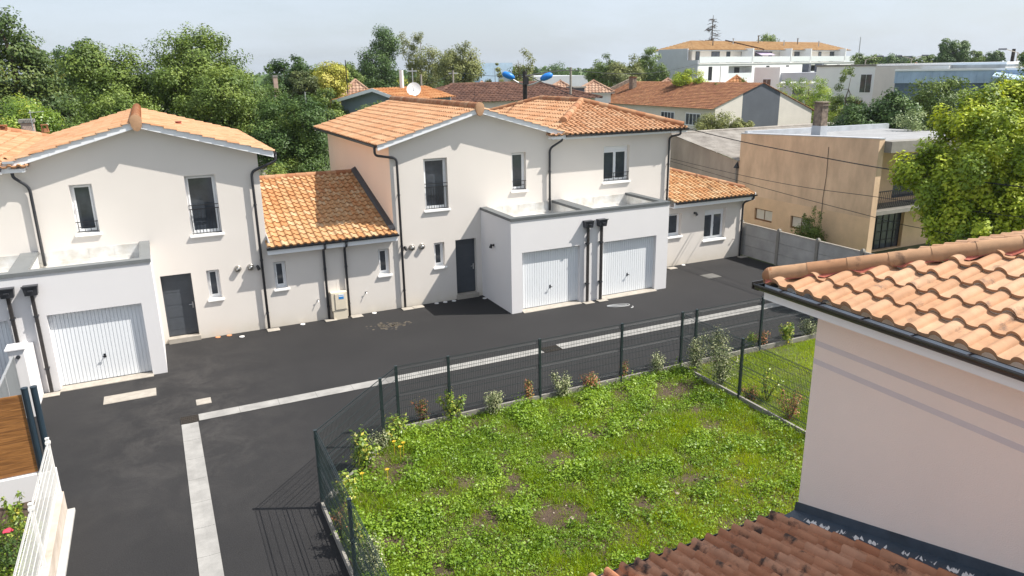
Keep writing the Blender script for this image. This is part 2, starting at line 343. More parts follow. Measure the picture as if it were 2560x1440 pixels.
def ridge_tiles(name, a, b, r, m, parent, seg=.42, flare=.1, closed=False, n=12, seed=3, drop=.35):
    """a run of half-round cap tiles from a to b, each lapping the next"""
    a, b = np.array(a, float), np.array(b, float); d = b - a; Ln = np.linalg.norm(d); d /= Ln
    side = np.cross(d, [0, 0, 1.]); side /= np.linalg.norm(side); up = np.cross(side, d)
    k = max(1, int(round(Ln / seg))); sl = Ln / k; V = []; Q = []; T = []; rng = np.random.default_rng(seed)
    th = np.linspace(-.12 * math.pi, 1.12 * math.pi, n)
    for i in range(k):
        tt = rng.random()
        for q, (t, rr) in enumerate(((0, r * (1 - flare * .6)), (0, r * (1 + flare * .5)), (sl * .9, r * (1 - flare * .1)), (sl * 1.04, r * (1 - flare * .35)))):
            p = a + d * (i * sl + t); V.append(p + (np.cos(th)[:, None] * side * rr) + (np.sin(th)[:, None] * up * rr) - up * r * drop)
        b0 = (len(V) - 4) * n; j = np.arange(n - 1)
        for q in range(3):
            x = b0 + q * n + j; Q.append(np.stack([x, x + n, x + n + 1, x + 1], 1)); T.append(np.full(n - 1, tt * (1 if q else .2)))
    if closed:  # end disc at a, hanging to a point like the real end stop
        c = a - d * .015; cen = len(V) * n; ring = [c + math.cos(t) * side * r * 1.12 + (math.sin(t) if math.sin(t) > 0 else math.sin(t) * 1.9 + .0) * up * r * 1.12 - up * r * drop for t in np.linspace(0, 2 * math.pi, n, endpoint=False)]
        ring2 = [p + d * .1 for p in ring]; V.append(np.array(ring)); V.append(np.array(ring2)); j = np.arange(n)
        Q.append(np.stack([cen + j, cen + (j + 1) % n, cen + n + (j + 1) % n, cen + n + j], 1)); T.append(np.full(n, .5))
        V.append(np.array([c - d * .03] * 1)); cc = (len(V) - 1) * n
        Q.append(np.stack([np.full(n, cc), cen + (j + 1) % n, cen + j, cen + j], 1)[:, [0, 1, 2, 3]]); T.append(np.full(n, .9))
        V[-1] = np.repeat(V[-1], 1, 0)
    Vc = np.concatenate(V); Qc = np.concatenate(Q); Tc = np.concatenate(T)
    bad = (Qc[:, 2] == Qc[:, 3])
    o0 = origin_of(parent); me = bpy.data.meshes.new(name)
    me.from_pydata([tuple(map(float, p - np.array(o0))) for p in Vc], [], [tuple(int(x) for x in (q[:3] if bd else q)) for q, bd in zip(Qc, bad)])
    at = me.attributes.new('tint', 'FLOAT', 'FACE'); at.data.foreach_set('value', Tc.astype(np.float32))
    me.materials.append(m); me.polygons.foreach_set('use_smooth', [True] * len(me.polygons))
    try: me.set_sharp_from_angle(angle=R(50))
    except Exception: pass
    o = bpy.data.objects.new(name, me); return link(o, parent)

# ------------------------------------------------------------------ walls with openings, windows, doors
def wall_y(mb, x0, x1, z0, z1, y, holes=(), depth=.16, peak=None, out=-1):
    """wall face on the plane y (facing -Y when out=-1), holes (xa,xb,za,zb) with reveals; peak=(x,z) adds a gable above z1"""
    xs = sorted({x0, x1, *[h for o in holes for h in o[:2] if x0 < h < x1]}); zs = sorted({z0, z1, *[h for o in holes for h in o[2:4] if z0 < h < z1]})
    for i in range(len(xs) - 1):
        for j in range(len(zs) - 1):
            cx, cz = (xs[i] + xs[i + 1]) / 2, (zs[j] + zs[j + 1]) / 2
            if any(a < cx < b and c < cz < d for a, b, c, d in holes): continue
            mb.quad((xs[i], y, zs[j]), (xs[i + 1], y, zs[j]), (xs[i + 1], y, zs[j + 1]), (xs[i], y, zs[j + 1]))
    yi = y - out * depth
    for a, b, c, d in holes:
        mb.quad((a, y, c), (a, y, d), (a, yi, d), (a, yi, c)); mb.quad((b, y, c), (b, yi, c), (b, yi, d), (b, y, d))
        mb.quad((a, y, d), (b, y, d), (b, yi, d), (a, yi, d)); mb.quad((a, y, c), (a, yi, c), (b, yi, c), (b, y, c))
    if peak: mb.quad((x0, y, z1), (x1, y, z1), (peak[0], y, peak[1]))
def window(parent, x0, x1, z0, z1, y, leaves=1, box=0., rail=None, recess=.19, sill=True, hinge=1):
    """white plastic casement standing in an opening of the wall plane y (facing -Y)"""
    yf = y + recess; f = MB(); w = .055
    f.box(x0, x1, yf, yf + .07, z0, z0 + w); f.box(x0, x1, yf, yf + .07, z1 - w - box, z1)
    f.box(x0, x0 + w, yf, yf + .07, z0 + w, z1 - w - box); f.box(x1 - w, x1, yf, yf + .07, z0 + w, z1 - w - box)
    ia, ib, ja, jb = x0 + w, x1 - w, z0 + w, z1 - w - box; n = leaves; lw = (ib - ia) / n; s = .05; panes = MB()
    for k in range(n):
        a, b = ia + k * lw + .004, ia + (k + 1) * lw - .004
        f.box(a, b, yf - .018, yf + .05, ja + .004, ja + s + .02); f.box(a, b, yf - .018, yf + .05, jb - s, jb - .004)
        f.box(a, a + s, yf - .018, yf + .05, ja + s + .02, jb - s); f.box(b - s, b, yf - .018, yf + .05, ja + s + .02, jb - s)
        panes.box(a + s, b - s, yf + .015, yf + .03, ja + s + .02, jb - s)
    if box: f.box(x0 + .01, x1 - .01, yf - .03, yf, z1 - box, z1 - .01)
    fr = f.build('window', M_PVC, parent)
    panes.build('pane', M_GLASS, fr)
    h = MB(); hx = ib - lw + s / 2 if n > 1 else (ia + s / 2 if hinge > 0 else ib - s / 2)
    h.box(hx - .012, hx + .012, yf - .05, yf - .018, (ja + jb) / 2 - .06, (ja + jb) / 2 + .06); h.build('handle', M_PVC, fr)
    if sill:
        q = MB(); q.hexa([(x0 - .06, y - .07, z0 - .07), (x1 + .06, y - .07, z0 - .07), (x1 + .06, y - .001, z0 - .07), (x0 - .06, y - .001, z0 - .07),
                          (x0 - .06, y - .07, z0 - .02), (x1 + .06, y - .07, z0 - .02), (x1 + .06, y - .001, z0), (x0 - .06, y - .001, z0)])
        q.hexa([(x0, y, z0 - .03), (x1, y, z0 - .03), (x1, yf, z0 - .03), (x0, yf, z0 - .03), (x0, y, z0 + .001), (x1, y, z0 + .001), (x1, yf, z0 + .012), (x0, yf, z0 + .012)])
        q.build('sill', M_SILL, fr)
    if rail:
        r = MB(); top, low = rail; yr = y + .03
        if top > .6:
            r.box(x0 + .01, x1 - .01, yr - .015, yr + .015, z0 + top - .02, z0 + top); r.box(x0 + .01, x1 - .01, yr - .012, yr + .012, z0 + top - .15, z0 + top - .125)
            zt = z0 + top - .15; nb = 9
        else:
            r.box(x0 - .03, x1 + .01, yr - .015, yr + .015, z0 + top - .02, z0 + top); r.box(x0 + .08, x1 - .08, yr - .01, yr + .01, z0 + top * .55 - .01, z0 + top * .55 + .008); zt = z0 + top - .02; nb = max(4, int((x1 - x0) / .22) + 1)
        r.box(x0 + .01, x1 - .01, yr - .012, yr + .012, z0 + low, z0 + low + .022)
        for k in range(nb):
            x = x0 + .06 + (x1 - x0 - .12) * k / (nb - 1); r.box(x - .007, x + .007, yr - .007, yr + .007, z0 + low + .022, zt)
        r.build('railing', M_BLACK, fr)
    return fr
def front_door(parent, x0, x1, z0, z1, y, recess=.20, hinge_left=True):
    d = MB(); yf = y + recess; d.box(x0, x1, yf, yf + .06, z0 + .02, z1)
    for k in range(1, 5):   # shallow horizontal grooves pressed in the leaf
        z = z0 + (z1 - z0) * k / 5; d.box(x0 + .08, x1 - .08, yf - .006, yf, z - .20, z + .17)
    o = d.build('door', M_DOOR, parent)
    h = MB(); hx = x1 - .07 if hinge_left else x0 + .07; sg = -1 if hinge_left else 1; zc = z0 + 1.02
    h.box(hx - .02, hx + .02, yf - .02, yf, zc - .11, zc + .11); h.tube([(hx, yf - .02, zc + .03), (hx, yf - .06, zc + .03), (hx + sg * .12, yf - .06, zc + .03)], .011, 6); h.build('handle', M_CHROME, o)
    s = MB(); s.box(x0 - .03, x1 + .03, y - .10, yf - .002, 0, z0); s.build('threshold', M_SLAB, parent)
def garage_door(parent, x0, x1, z0, z1, y, recess=.17):
    yf = y + recess; d = MB(); n = 25; w = (x1 - x0) / n
    d.box(x0, x1, yf + .02, yf + .05, z0, z1)
    for k in range(n): d.box(x0 + k * w + .007, x0 + (k + 1) * w - .007, yf, yf + .02, z0 + .015, z1 - .03)
    d.box(x0, x0 + .012, yf - .006, yf + .02, z0, z1); d.box(x1 - .012, x1, yf - .006, yf + .02, z0, z1)
    o = d.build('garage_door', M_GDOOR, parent)
    h = MB(); hx = (x0 + x1) / 2 + .02; zc = z0 + .72
    h.box(hx - .025, hx + .025, yf - .012, yf, zc - .06, zc + .06); h.tube([(hx, yf - .012, zc), (hx, yf - .07, zc)], .013, 6); h.box(hx - .05, hx + .05, yf - .09, yf - .07, zc - .012, zc + .012); h.build('handle', M_BLACK, o)
    s = MB(); s.hexa([(x0 - .02, y - .16, 0), (x1 + .02, y - .16, 0), (x1 + .02, yf, 0), (x0 - .02, yf, 0), (x0 - .02, y - .16, .02), (x1 + .02, y - .16, .02), (x1 + .02, yf, z0), (x0 - .02, yf, z0)]); s.build('threshold', M_SLAB, parent)
    e = MB(); e.box(x0 + .03, x1 - .03, yf - .008, yf, z0, z0 + .014); e.build('door_seal', M_BLACK, o)
def gutter_x(parent, x0, x1, y, z, r=.065, m=None):
    """half-round gutter along X, open on top; y, z = the eave edge it hangs from"""
    g = MB(); n = 7; cy = y - r; prof = [(cy - math.cos(math.pi * k / n) * r, z - math.sin(math.pi * k / n) * r) for k in range(n + 1)]
    prof = [(cy - r - .012, z + .012)] + prof; inn = [(cy + (a - cy) * .86, b + (.012 if i else 0)) for i, (a, b) in enumerate(prof)]; ring = prof + inn[::-1]; L = len(ring)
    g.add([(x0, a, b) for a, b in ring] + [(x1, a, b) for a, b in ring], [(i, (i + 1) % L, (i + 1) % L + L, i + L) for i in range(L)])
    for x in (x0, x1): g.add([(x, a, b) for a, b in prof], [tuple(range(len(prof)))])
    return g.build('gutter', m or M_DARK, parent)
def gutter_y(parent, y0, y1, x, z, sgn=-1, r=.065, m=None, name='gutter'):
    g = MB(); n = 7; cx = x + sgn * r; prof = [(cx + sgn * math.cos(math.pi * k / n) * r, z - math.sin(math.pi * k / n) * r) for k in range(n + 1)]
    inn = [(cx + (a - cx) * .86, b + .012) for a, b in prof]; ring = prof + inn[::-1]; L = len(ring)
    g.add([(a, y0, b) for a, b in ring] + [(a, y1, b) for a, b in ring], [(i, (i + 1) % L, (i + 1) % L + L, i + L) for i in range(L)])
    for y in (y0, y1): g.add([(a, y, b) for a, b in prof], [tuple(range(len(prof)))])
    return g.build(name, m or M_DARK, parent)
def downpipe(parent, pts, r=.045, clips=(), name='downpipe', m=None):
    # round off the bends
    P = [Vector(p) for p in pts]; out = [P[0]]
    for i in range(1, len(P) - 1):
        a, b, c = P[i - 1], P[i], P[i + 1]; t = min(.16, (a - b).length / 2.2, (c - b).length / 2.2)
        p, q = b + (a - b).normalized() * t, b + (c - b).normalized() * t
        out += [p, p * .56 + b * .38 + q * .06, p * .25 + b * .5 + q * .25, p * .06 + b * .38 + q * .56, q]
    out.append(P[-1]); t = MB(); t.tube(out, r, 10); o = t.build(name, m or M_DARK, parent, smooth=True)
    if clips:
        for x, y, z in clips:
            c = MB(); c.tube([(x, y, z - .025), (x, y, z + .025)], r * 1.25, 10); c.box(x - .012, x + .012, y, y + .09, z - .012, z + .012)
            c.build('pipe_clip', M_DARK, o)
    return o
def splash_slab(x, y, label, w=.42, d=.30):
    m = MB(); m.box(x - w / 2, x + w / 2, y - d / 2, y + d / 2, 0.002, .035); o = m.build('splash_slab', M_SLAB, bevel=.02)
    return tag(o, label, 'splash slab', 'pale slabs under the downpipes')
def wall_lamp(parent, x, y, z, facing='y', sgn=-1):
    l = MB()
    if facing == 'y':
        l.tube([(x, y, z), (x, y - .03, z)], .05, 10); l.tube([(x, y - .03, z), (x, y - .12, z)], .02, 8); l.tube([(x - .02, y - .10, z + .05), (x + .03, y - .16, z - .09)], [.045, .06], 10)
    else:
        l.tube([(x, y, z), (x + sgn * .03, y, z)], .05, 10); l.tube([(x + sgn * .03, y, z), (x + sgn * .12, y, z)], .02, 8); l.tube([(x + sgn * .10, y, z + .05), (x + sgn * .16, y - .02, z - .09)], [.045, .06], 10)
    return l.build('wall_lamp', M_LAMP, parent, smooth=False)
def vent_pipe(parent, x, y, z):
    v = MB(); n = 16; r = .105
    v.tube([(x, y, z), (x, y - .02, z)], r * 1.1, n); v.tube([(x, y - .02, z), (x, y - .11, z)], [r, r * .92], n, cap=False)
    v.tube([(x, y - .11, z), (x, y - .115, z), (x, y - .03, z)], [r * .92, r * .66, r * .62], n, cap=False)
    o = v.build('vent', M_STEEL_VENT, parent, smooth=True); h = MB(); h.tube([(x, y - .05, z), (x, y - .055, z)], r * .64, n); h.build('vent_hole', M_RUBBERHOLE, o); return o

# ------------------------------------------------------------------ ground, courtyard, garden sheets
FY, GY = 25.85, 23.17            # facade plane, garage fronts
def sheet(name, poly, z, m, kind='structure'):
    o = MB().quad(*[(x, y, z) for x, y in poly]).build(name, m, base=(0, 0, 0)); o['kind'] = kind; return o
m, nt, b, out = new_mat('terrain'); t = N(nt, 'ShaderNodeTexCoord'); n = N(nt, 'ShaderNodeTexNoise', {'Scale': .05, 'Detail': 8, 'Roughness': .65})
nt.links.new(t.outputs['Object'], n.inputs['Vector']); r = ramp(nt, [(.35, (.05, .075, .025)), (.5, (.085, .11, .04)), (.62, (.16, .14, .10)), (.75, (.20, .19, .17))]); nt.links.new(n.outputs['Fac'], r.inputs[0]); nt.links.new(r.outputs[0], b.inputs['Base Color']); b.inputs['Roughness'].default_value = .95; M_TERRAIN = m
sheet('ground', [(-4000, -4000), (4000, -4000), (4000, 4000), (-4000, 4000)], -.06, M_TERRAIN)
# asphalt with aggregate, worn paler drifts of dust and a few wheel tracks
m, nt, b, out = new_mat('asphalt'); t = N(nt, 'ShaderNodeTexCoord')
n1 = N(nt, 'ShaderNodeTexNoise', {'Scale': .42, 'Detail': 7, 'Roughness': .62}); n2 = N(nt, 'ShaderNodeTexNoise', {'Scale': 38., 'Detail': 4, 'Roughness': .8}); n3 = N(nt, 'ShaderNodeTexNoise', {'Scale': 1.1, 'Detail': 10, 'Roughness': .78, 'Distortion': .5})
for q in (n1, n2, n3): nt.links.new(t.outputs['Object'], q.inputs['Vector'])
r1 = ramp(nt, [(.3, (.0165, .0158, .0165)), (.72, (.0245, .0232, .0236))]); nt.links.new(n1.outputs['Fac'], r1.inputs[0])
r2 = ramp(nt, [(.3, (.45,) * 3), (.62, (1.35,) * 3), (.80, (2.2,) * 3)]); nt.links.new(n2.outputs['Fac'], r2.inputs[0])
mu = N(nt, 'ShaderNodeMixRGB', {0: .85}, blend_type='MULTIPLY'); nt.links.new(r1.outputs[0], mu.inputs[1]); nt.links.new(r2.outputs[0], mu.inputs[2])
sx = N(nt, 'ShaderNodeSeparateXYZ'); nt.links.new(t.outputs['Object'], sx.inputs[0])
def bump_window(sock, lo, hi, soft):   # 1 between lo and hi, falling off over soft metres
    a = N(nt, 'ShaderNodeMapRange', {1: lo - soft, 2: lo + soft}); c = N(nt, 'ShaderNodeMapRange', {1: hi - soft, 2: hi + soft, 3: 1., 4: 0.})
    nt.links.new(sock, a.inputs[0]); nt.links.new(sock, c.inputs[0]); k = N(nt, 'ShaderNodeMath', operation='MULTIPLY'); nt.links.new(a.outputs[0], k.inputs[0]); nt.links.new(c.outputs[0], k.inputs[1]); return k.outputs[0]
mask = N(nt, 'ShaderNodeMath', operation='MULTIPLY'); nt.links.new(bump_window(sx.outputs[0], -2.2, 1.9, 1.2), mask.inputs[0]); nt.links.new(bump_window(sx.outputs[1], 15.6, 24.2, 2.2), mask.inputs[1])
r3 = ramp(nt, [(.44, (0,) * 3), (.80, (.5,) * 3)]); nt.links.new(n3.outputs['Fac'], r3.inputs[0])
mk = N(nt, 'ShaderNodeMath', operation='MULTIPLY'); nt.links.new(mask.outputs[0], mk.inputs[0]); nt.links.new(r3.outputs[0], mk.inputs[1])
dm = N(nt, 'ShaderNodeMixRGB', {2: (.105, .096, .088, 1)}); nt.links.new(mk.outputs[0], dm.inputs[0]); nt.links.new(mu.outputs[0], dm.inputs[1]); nt.links.new(dm.outputs[0], b.inputs['Base Color'])
b.inputs['Roughness'].default_value = .82; b.inputs['Specular IOR Level'].default_value = .35
bp = N(nt, 'ShaderNodeBump', {'Strength': .6, 'Distance': .012}); nt.links.new(n2.outputs['Fac'], bp.inputs['Height']); nt.links.new(bp.outputs[0], b.inputs['Normal']); M_ASPHALT = m
sheet('courtyard_road', [(-14, -2), (24.4, -2), (24.4, 27), (-14, 27)], 0, M_ASPHALT)
m, nt, b, out = new_mat('garden_earth'); t = N(nt, 'ShaderNodeTexCoord'); n1 = N(nt, 'ShaderNodeTexNoise', {'Scale': 1.2, 'Detail': 9, 'Roughness': .75}); n2 = N(nt, 'ShaderNodeTexNoise', {'Scale': 26., 'Detail': 5, 'Roughness': .75})
for q in (n1, n2): nt.links.new(t.outputs['Object'], q.inputs['Vector'])
r1 = ramp(nt, [(.3, (.06, .038, .024)), (.55, (.105, .068, .045)), (.75, (.15, .105, .07))]); nt.links.new(n1.outputs['Fac'], r1.inputs[0]); r2 = ramp(nt, [(.3, (.55,) * 3), (.7, (1.3,) * 3), (.8, (2.4,) * 3)]); nt.links.new(n2.outputs['Fac'], r2.inputs[0])
mu = N(nt, 'ShaderNodeMixRGB', {0: 1.}, blend_type='MULTIPLY'); nt.links.new(r1.outputs[0], mu.inputs[1]); nt.links.new(r2.outputs[0], mu.inputs[2]); nt.links.new(mu.outputs[0], b.inputs['Base Color']); b.inputs['Roughness'].default_value = .95
bp = N(nt, 'ShaderNodeBump', {'Strength': 1., 'Distance': .05}); nt.links.new(n2.outputs['Fac'], bp.inputs['Height']); nt.links.new(bp.outputs[0], b.inputs['Normal']); M_SOIL = m
FP = [(2.17, -2), (2.17, 13.73), (4.05, 15.65), (4.62, 16.2), (13.25, 16.2), (19.4, 16.2), (19.4, -2)]   # fence line
sheet('garden_soil', FP, .012, M_SOIL)
M_LAWNBASE = mat('lawn_thatch', (.075, .095, .022), .95, .35, 3., .6, 40, c2=(.05, .05, .018))
sheet('lawn_ground', [(13.3, 7), (19.35, 7), (19.35, 16.1), (13.3, 16.1)], .018, M_LAWNBASE)
# concrete drainage channels set in the asphalt
ch = MB()
def channel(x0, x1, y0, y1, along, step=1.0):
    a0, a1 = (x0, x1) if along == 'x' else (y0, y1); k = max(1, int((a1 - a0) / step)); st = (a1 - a0) / k
    for i in range(k):
        p, q = a0 + i * st + .003, a0 + (i + 1) * st - .003
        for sgn in (0, 1):   # two faces falling to a shallow centre line
            if along == 'x':
                ym = (y0 + y1) / 2; za, zb = (.014, .007) if sgn == 0 else (.007, .014); ya, yb = (y0, ym) if sgn == 0 else (ym, y1)
                ch.quad((p, ya, za), (q, ya, za), (q, yb, zb), (p, yb, zb))
            else:
                xm = (x0 + x1) / 2; za, zb = (.014, .007) if sgn == 0 else (.007, .014); xa, xb = (x0, xm) if sgn == 0 else (xm, x1)
                ch.quad((xa, p, za), (xb, p, zb), (xb, q, zb), (xa, q, za))
channel(.16, 10.3, 19.2, 19.62, 'x'); channel(10.95, 24.3, 19.2, 19.66, 'x'); channel(-.27, .13, -1, 19.16, 'y')
o = ch.build('drain_channel', M_CHANNEL, base=(0, 0, 0)); o['kind'] = 'structure'
def grate(x0, x1, y0, y1, label):
    g = MB(); g.box(x0, x1, y0, y1, .001, .006); k = 9
    for i in range(k + 1):
        x = x0 + (x1 - x0) * i / k; g.box(x - .008, x + .008, y0, y1, .006, .02)
    for i in range(5):
        y = y0 + (y1 - y0) * i / 4; g.box(x0, x1, y - .01, y + .01, .006, .018)
    return tag(g.build('drain_grate', M_GRATE), label, 'drain grate', 'cast iron grates in the concrete channel')
grate(-.27, .14, 19.19, 19.60, 'rusty iron grate at the corner where the two pale channels meet')
grate(10.34, 10.92, 19.20, 19.60, 'dark iron grate in the long channel behind the mesh fence')
def cover(x0, x1, y0, y1, label, m=M_SLAB, name='manhole_cover', cat='manhole cover', rot=0.):
    c = MB(); c.box(x0, x1, y0, y1, .001, .012); c.box(x0 + .03, x1 - .03, y0 + .03, y1 - .03, .012, .016); return tag(c.build(name, m, bevel=.004), label, cat)
cover(-2.13, -.81, 21.48, 22.05, 'long pale concrete inspection cover in front of the left garage', M_SLAB)
cover(.16, .54, 20.23, 20.62, 'small square pale cover beside the grate corner', M_SLAB)
cover(20.4, 21.1, 23.4, 24.0, 'square steel manhole cover on the asphalt at far right', M_CONC_DARK)
# an old patch of spilt sand and a chalk scribble, thin on the asphalt
rs = random.Random(4); sp = MB()
for i in range(110):
    x, y = rs.gauss(6.72, .30), rs.gauss(24.1, .17); s = rs.uniform(.012, .05); sp.box(x - s, x + s, y - s * .7, y + s * .7, .001, .006)
tag(sp.build('sand_spill', mat('pale_sand', (.12, .10, .075), .95, .2, 20)), 'patch of spilt pale sand on the asphalt below the cabinet', 'sand', kind='stuff')
ck = MB(); c0 = ground_at((1547, 764)); pts = [(c0[0] + .42 * math.cos(t) * (1 + .1 * math.sin(3 * t)), c0[1] + .15 * math.sin(t) - .1 * math.cos(t), .008) for t in np.linspace(0, 6.6, 26)]
ck.tube(pts, .007, 4); ck.tube([(c0[0] - .42, c0[1] + .16, .008), (c0[0] - .1, c0[1] + .02, .008), (c0[0] + .30, c0[1] - .1, .008)], .012, 4); ck.tube([(c0[0] + .42, c0[1] - .30, .008), (c0[0] + .36, c0[1] - .42, .008), (c0[0] + .25, c0[1] - .44, .008)], .011, 4)
tag(ck.build('chalk_mark', M_WHITE), 'white chalk scribble on the asphalt before the garages', 'chalk mark')
for i, p in enumerate([(545, 843), (605, 842), (573, 838), (757, 811), (936, 783), (1091, 758), (1113, 755.5), (1135, 752.5), (1212, 746), (1703, 661)]):
    g = ground_at(p); c = MB(); c.tube([(g[0], min(g[1], 25.72), 0.001), (g[0], min(g[1], 25.72), .018), (g[0], min(g[1], 25.72), .022)], [.085, .085, .06], 12)
    orange = i in (0, 2); tag(c.build('pipe_cap', M_TERRACAP if orange else M_PIPECAP), 'small round orange cap in the asphalt along the house walls' if orange else 'small round white cap in the asphalt along the house walls', 'pipe cap', 'orange pipe caps' if orange else 'white pipe caps')

# ------------------------------------------------------------------ the terrace of new houses
SL = .29
M_PEACH_BOUNCE = mat('peach_bounce_render', (.93, .73, .59), .9, .02, .7, .12, 90)  # cream render with warm bounce off the annex tiles put into its colour
def gable_house(name, label, xa, xb, xr, wins, doors, seam_eave, side=None):
    """xa..xb walls, ridge at xr running back; eaves .5 beyond; facade on FY, roof from FY-.36 to 36.2"""
    h = thing(name, label, 'house', ((xa + xb) / 2, FY, 0)); el, er = xr - 3.9, xr + 3.9; y0, y1 = FY - .36, 36.2; ze = 6.12; zr = ze + SL * 3.9
    zw = lambda x: ze + SL * (3.9 - abs(x - xr)) - .15
    w = MB(); holes = [q[:4] for q in wins] + [(d[0], d[1], .0, d[3]) for d in doors]
    wall_y(w, xa, xb, 0, min(zw(xa), zw(xb)), FY, holes, .27)
    zb = min(zw(xa), zw(xb)); w.quad((xa, FY, zb), (xb, FY, zb), (xb, FY, zw(xb)), (xr, FY, zw(xr)), (xa, FY, zw(xa)))
    yb = 35.8
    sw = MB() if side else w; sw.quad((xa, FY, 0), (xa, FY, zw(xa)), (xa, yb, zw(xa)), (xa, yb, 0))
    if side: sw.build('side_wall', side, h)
    w.quad((xb, FY, 0), (xb, yb, 0), (xb, yb, zw(xb)), (xb, FY, zw(xb)))
    w.quad((xa, yb, 0), (xa, yb, zw(xa)), (xr, yb, zw(xr)), (xb, yb, zw(xb)), (xb, yb, 0))
    w.build('wall', M_RENDER, h)
    for q in wins: window(h, q[0], q[1], q[2], q[3], FY, **(q[4] if len(q) > 4 else {}))
    for d in doors: front_door(h, d[0], d[1], d[2], d[3], FY)
    nrm = math.hypot(1, SL)
    r1 = tile_slope('roof', (el, y0 - .05, ze), (0, 1, 0), (1, 0, SL), y1 - y0 + .1, 3.9 * nrm, M_ROOF, h, seed=int(abs(xr) * 10))
    r2 = tile_slope('roof', (er, y0 - .05, ze), (0, 1, 0), (-1, 0, SL), y1 - y0 + .1, 3.9 * nrm, M_ROOF, h, seed=int(abs(xr) * 10) + 1)
    ridge_tiles('ridge_tiles', (xr, y0 - .05, zr + .10), (xr, y1 + .05, zr + .10), .155, M_RIDGE, h, closed=True, drop=.3)
    dk = MB()
    for sx_ in (-1, 1):
        e = xr + sx_ * 3.86; dk.hexa([(xr, y0 + .03, zr - .14), (e, y0 + .03, ze - .13), (e, y1 - .03, ze - .13), (xr, y1 - .03, zr - .14), (xr, y0 + .03, zr - .05), (e, y0 + .03, ze - .05), (e, y1 - .03, ze - .05), (xr, y1 - .03, zr - .05)])
    dk.build('soffit', M_PVC, h)
    for sx_ in (-1, 1):
        e = xr + sx_ * (3.9 if not (seam_eave == sx_) else 3.62); zz = ze + SL * (3.9 - abs(e - xr)); t = .028
        for yb0 in (y0, y1 - t):
            bb = MB(); bb.hexa([(xr, yb0, zr - .17), (e, yb0, zz - .17), (e, yb0 + t, zz - .17), (xr, yb0 + t, zr - .17), (xr, yb0, zr + .03), (e, yb0, zz + .03), (e, yb0 + t, zz + .03), (xr, yb0 + t, zr + .03)])
            for k in (.32, .66):   # board joints: narrow cover strips
                x = xr + (e - xr) * k; z = zr + (zz - zr) * k; bb.hexa([(x - .02, yb0 - .004, z - .172), (x + .02, yb0 - .004, z - .172), (x + .02, yb0, z - .172), (x - .02, yb0, z - .172), (x - .02, yb0 - .004, z + .03), (x + .02, yb0 - .004, z + .03), (x + .02, yb0, z + .03), (x - .02, yb0, z + .03)])
            bb.build('barge_board', M_PVC, h)
    return h, el, er, ze
RT = dict(rail=(.37, .05)); RB = dict(rail=(.98, .03))
HL, el, er, ze = gable_house('gable_house', 'cream gabled house at left with anthracite door and tall railed window', -3.72, 3.12, -.3,
    [(-2.39, -1.78, 3.95, 5.46, RT), (.82, 1.75, 3.56, 5.49, RB), (1.09, 1.49, 1.33, 2.33)], [(-.31, .62, .16, 2.32)], -1)
for x in (2.09, 2.5): vent_pipe(HL, x, FY, 2.27)
wall_lamp(HL, 2.73, FY, 2.27)
gutter_y(HL, FY - .30, 36.1, er, ze - .02, 1)
downpipe(HL, [(er + .07, FY - .22, ze - .08), (er + .07, FY - .22, ze - .30), (2.87, FY - .10, ze - .62), (2.87, FY - .10, .02)], clips=[(2.87, FY - .1, 4.4), (2.87, FY - .1, 2.5), (2.87, FY - .1, .6)])
downpipe(HL, [(-3.72, FY - .2, ze - .12), (-3.72, FY - .2, ze - .3), (-3.38, FY - .1, ze - .62), (-3.38, FY - .1, 3.1)])
v = MB(); q = (1.0, 29.2); zz = 6.12 + SL * (3.9 - 1.3) + .03; v.tube([(*q, zz - .1), (*q, zz + .10), (*q, zz + .12)], [.1, .1, .13], 10); v.build('roof_vent', M_MEMBRANE, HL)
HC, el, er, ze = gable_house('gable_house', 'cream gabled house in the middle with dark door beside twin garages', 7.6, 14.4, 11.0,
    [(8.87, 9.79, 3.62, 5.52, dict(rail=(.98, .03), hinge=1)), (12.45, 13.07, 4.05, 5.52, RT), (9.13, 9.55, 1.40, 2.35)], [(10.0, 10.86, .17, 2.36)], 1, M_PEACH_BOUNCE)
HC.children  # parts follow
for x in (8.25, 8.64): vent_pipe(HC, x, FY, 2.28)
wall_lamp(HC, 7.98, FY, 2.32)
gutter_y(HC, FY - .30, 36.1, el, ze - .02, -1)
downpipe(HC, [(el - .07, FY - .2, ze - .08), (el - .07, FY - .2, ze - .34), (7.84, FY - .1, ze - .50), (7.84, FY - .1, .02)], clips=[(7.84, FY - .1, 4.3), (7.84, FY - .1, 2.4), (7.84, FY - .1, .7)])

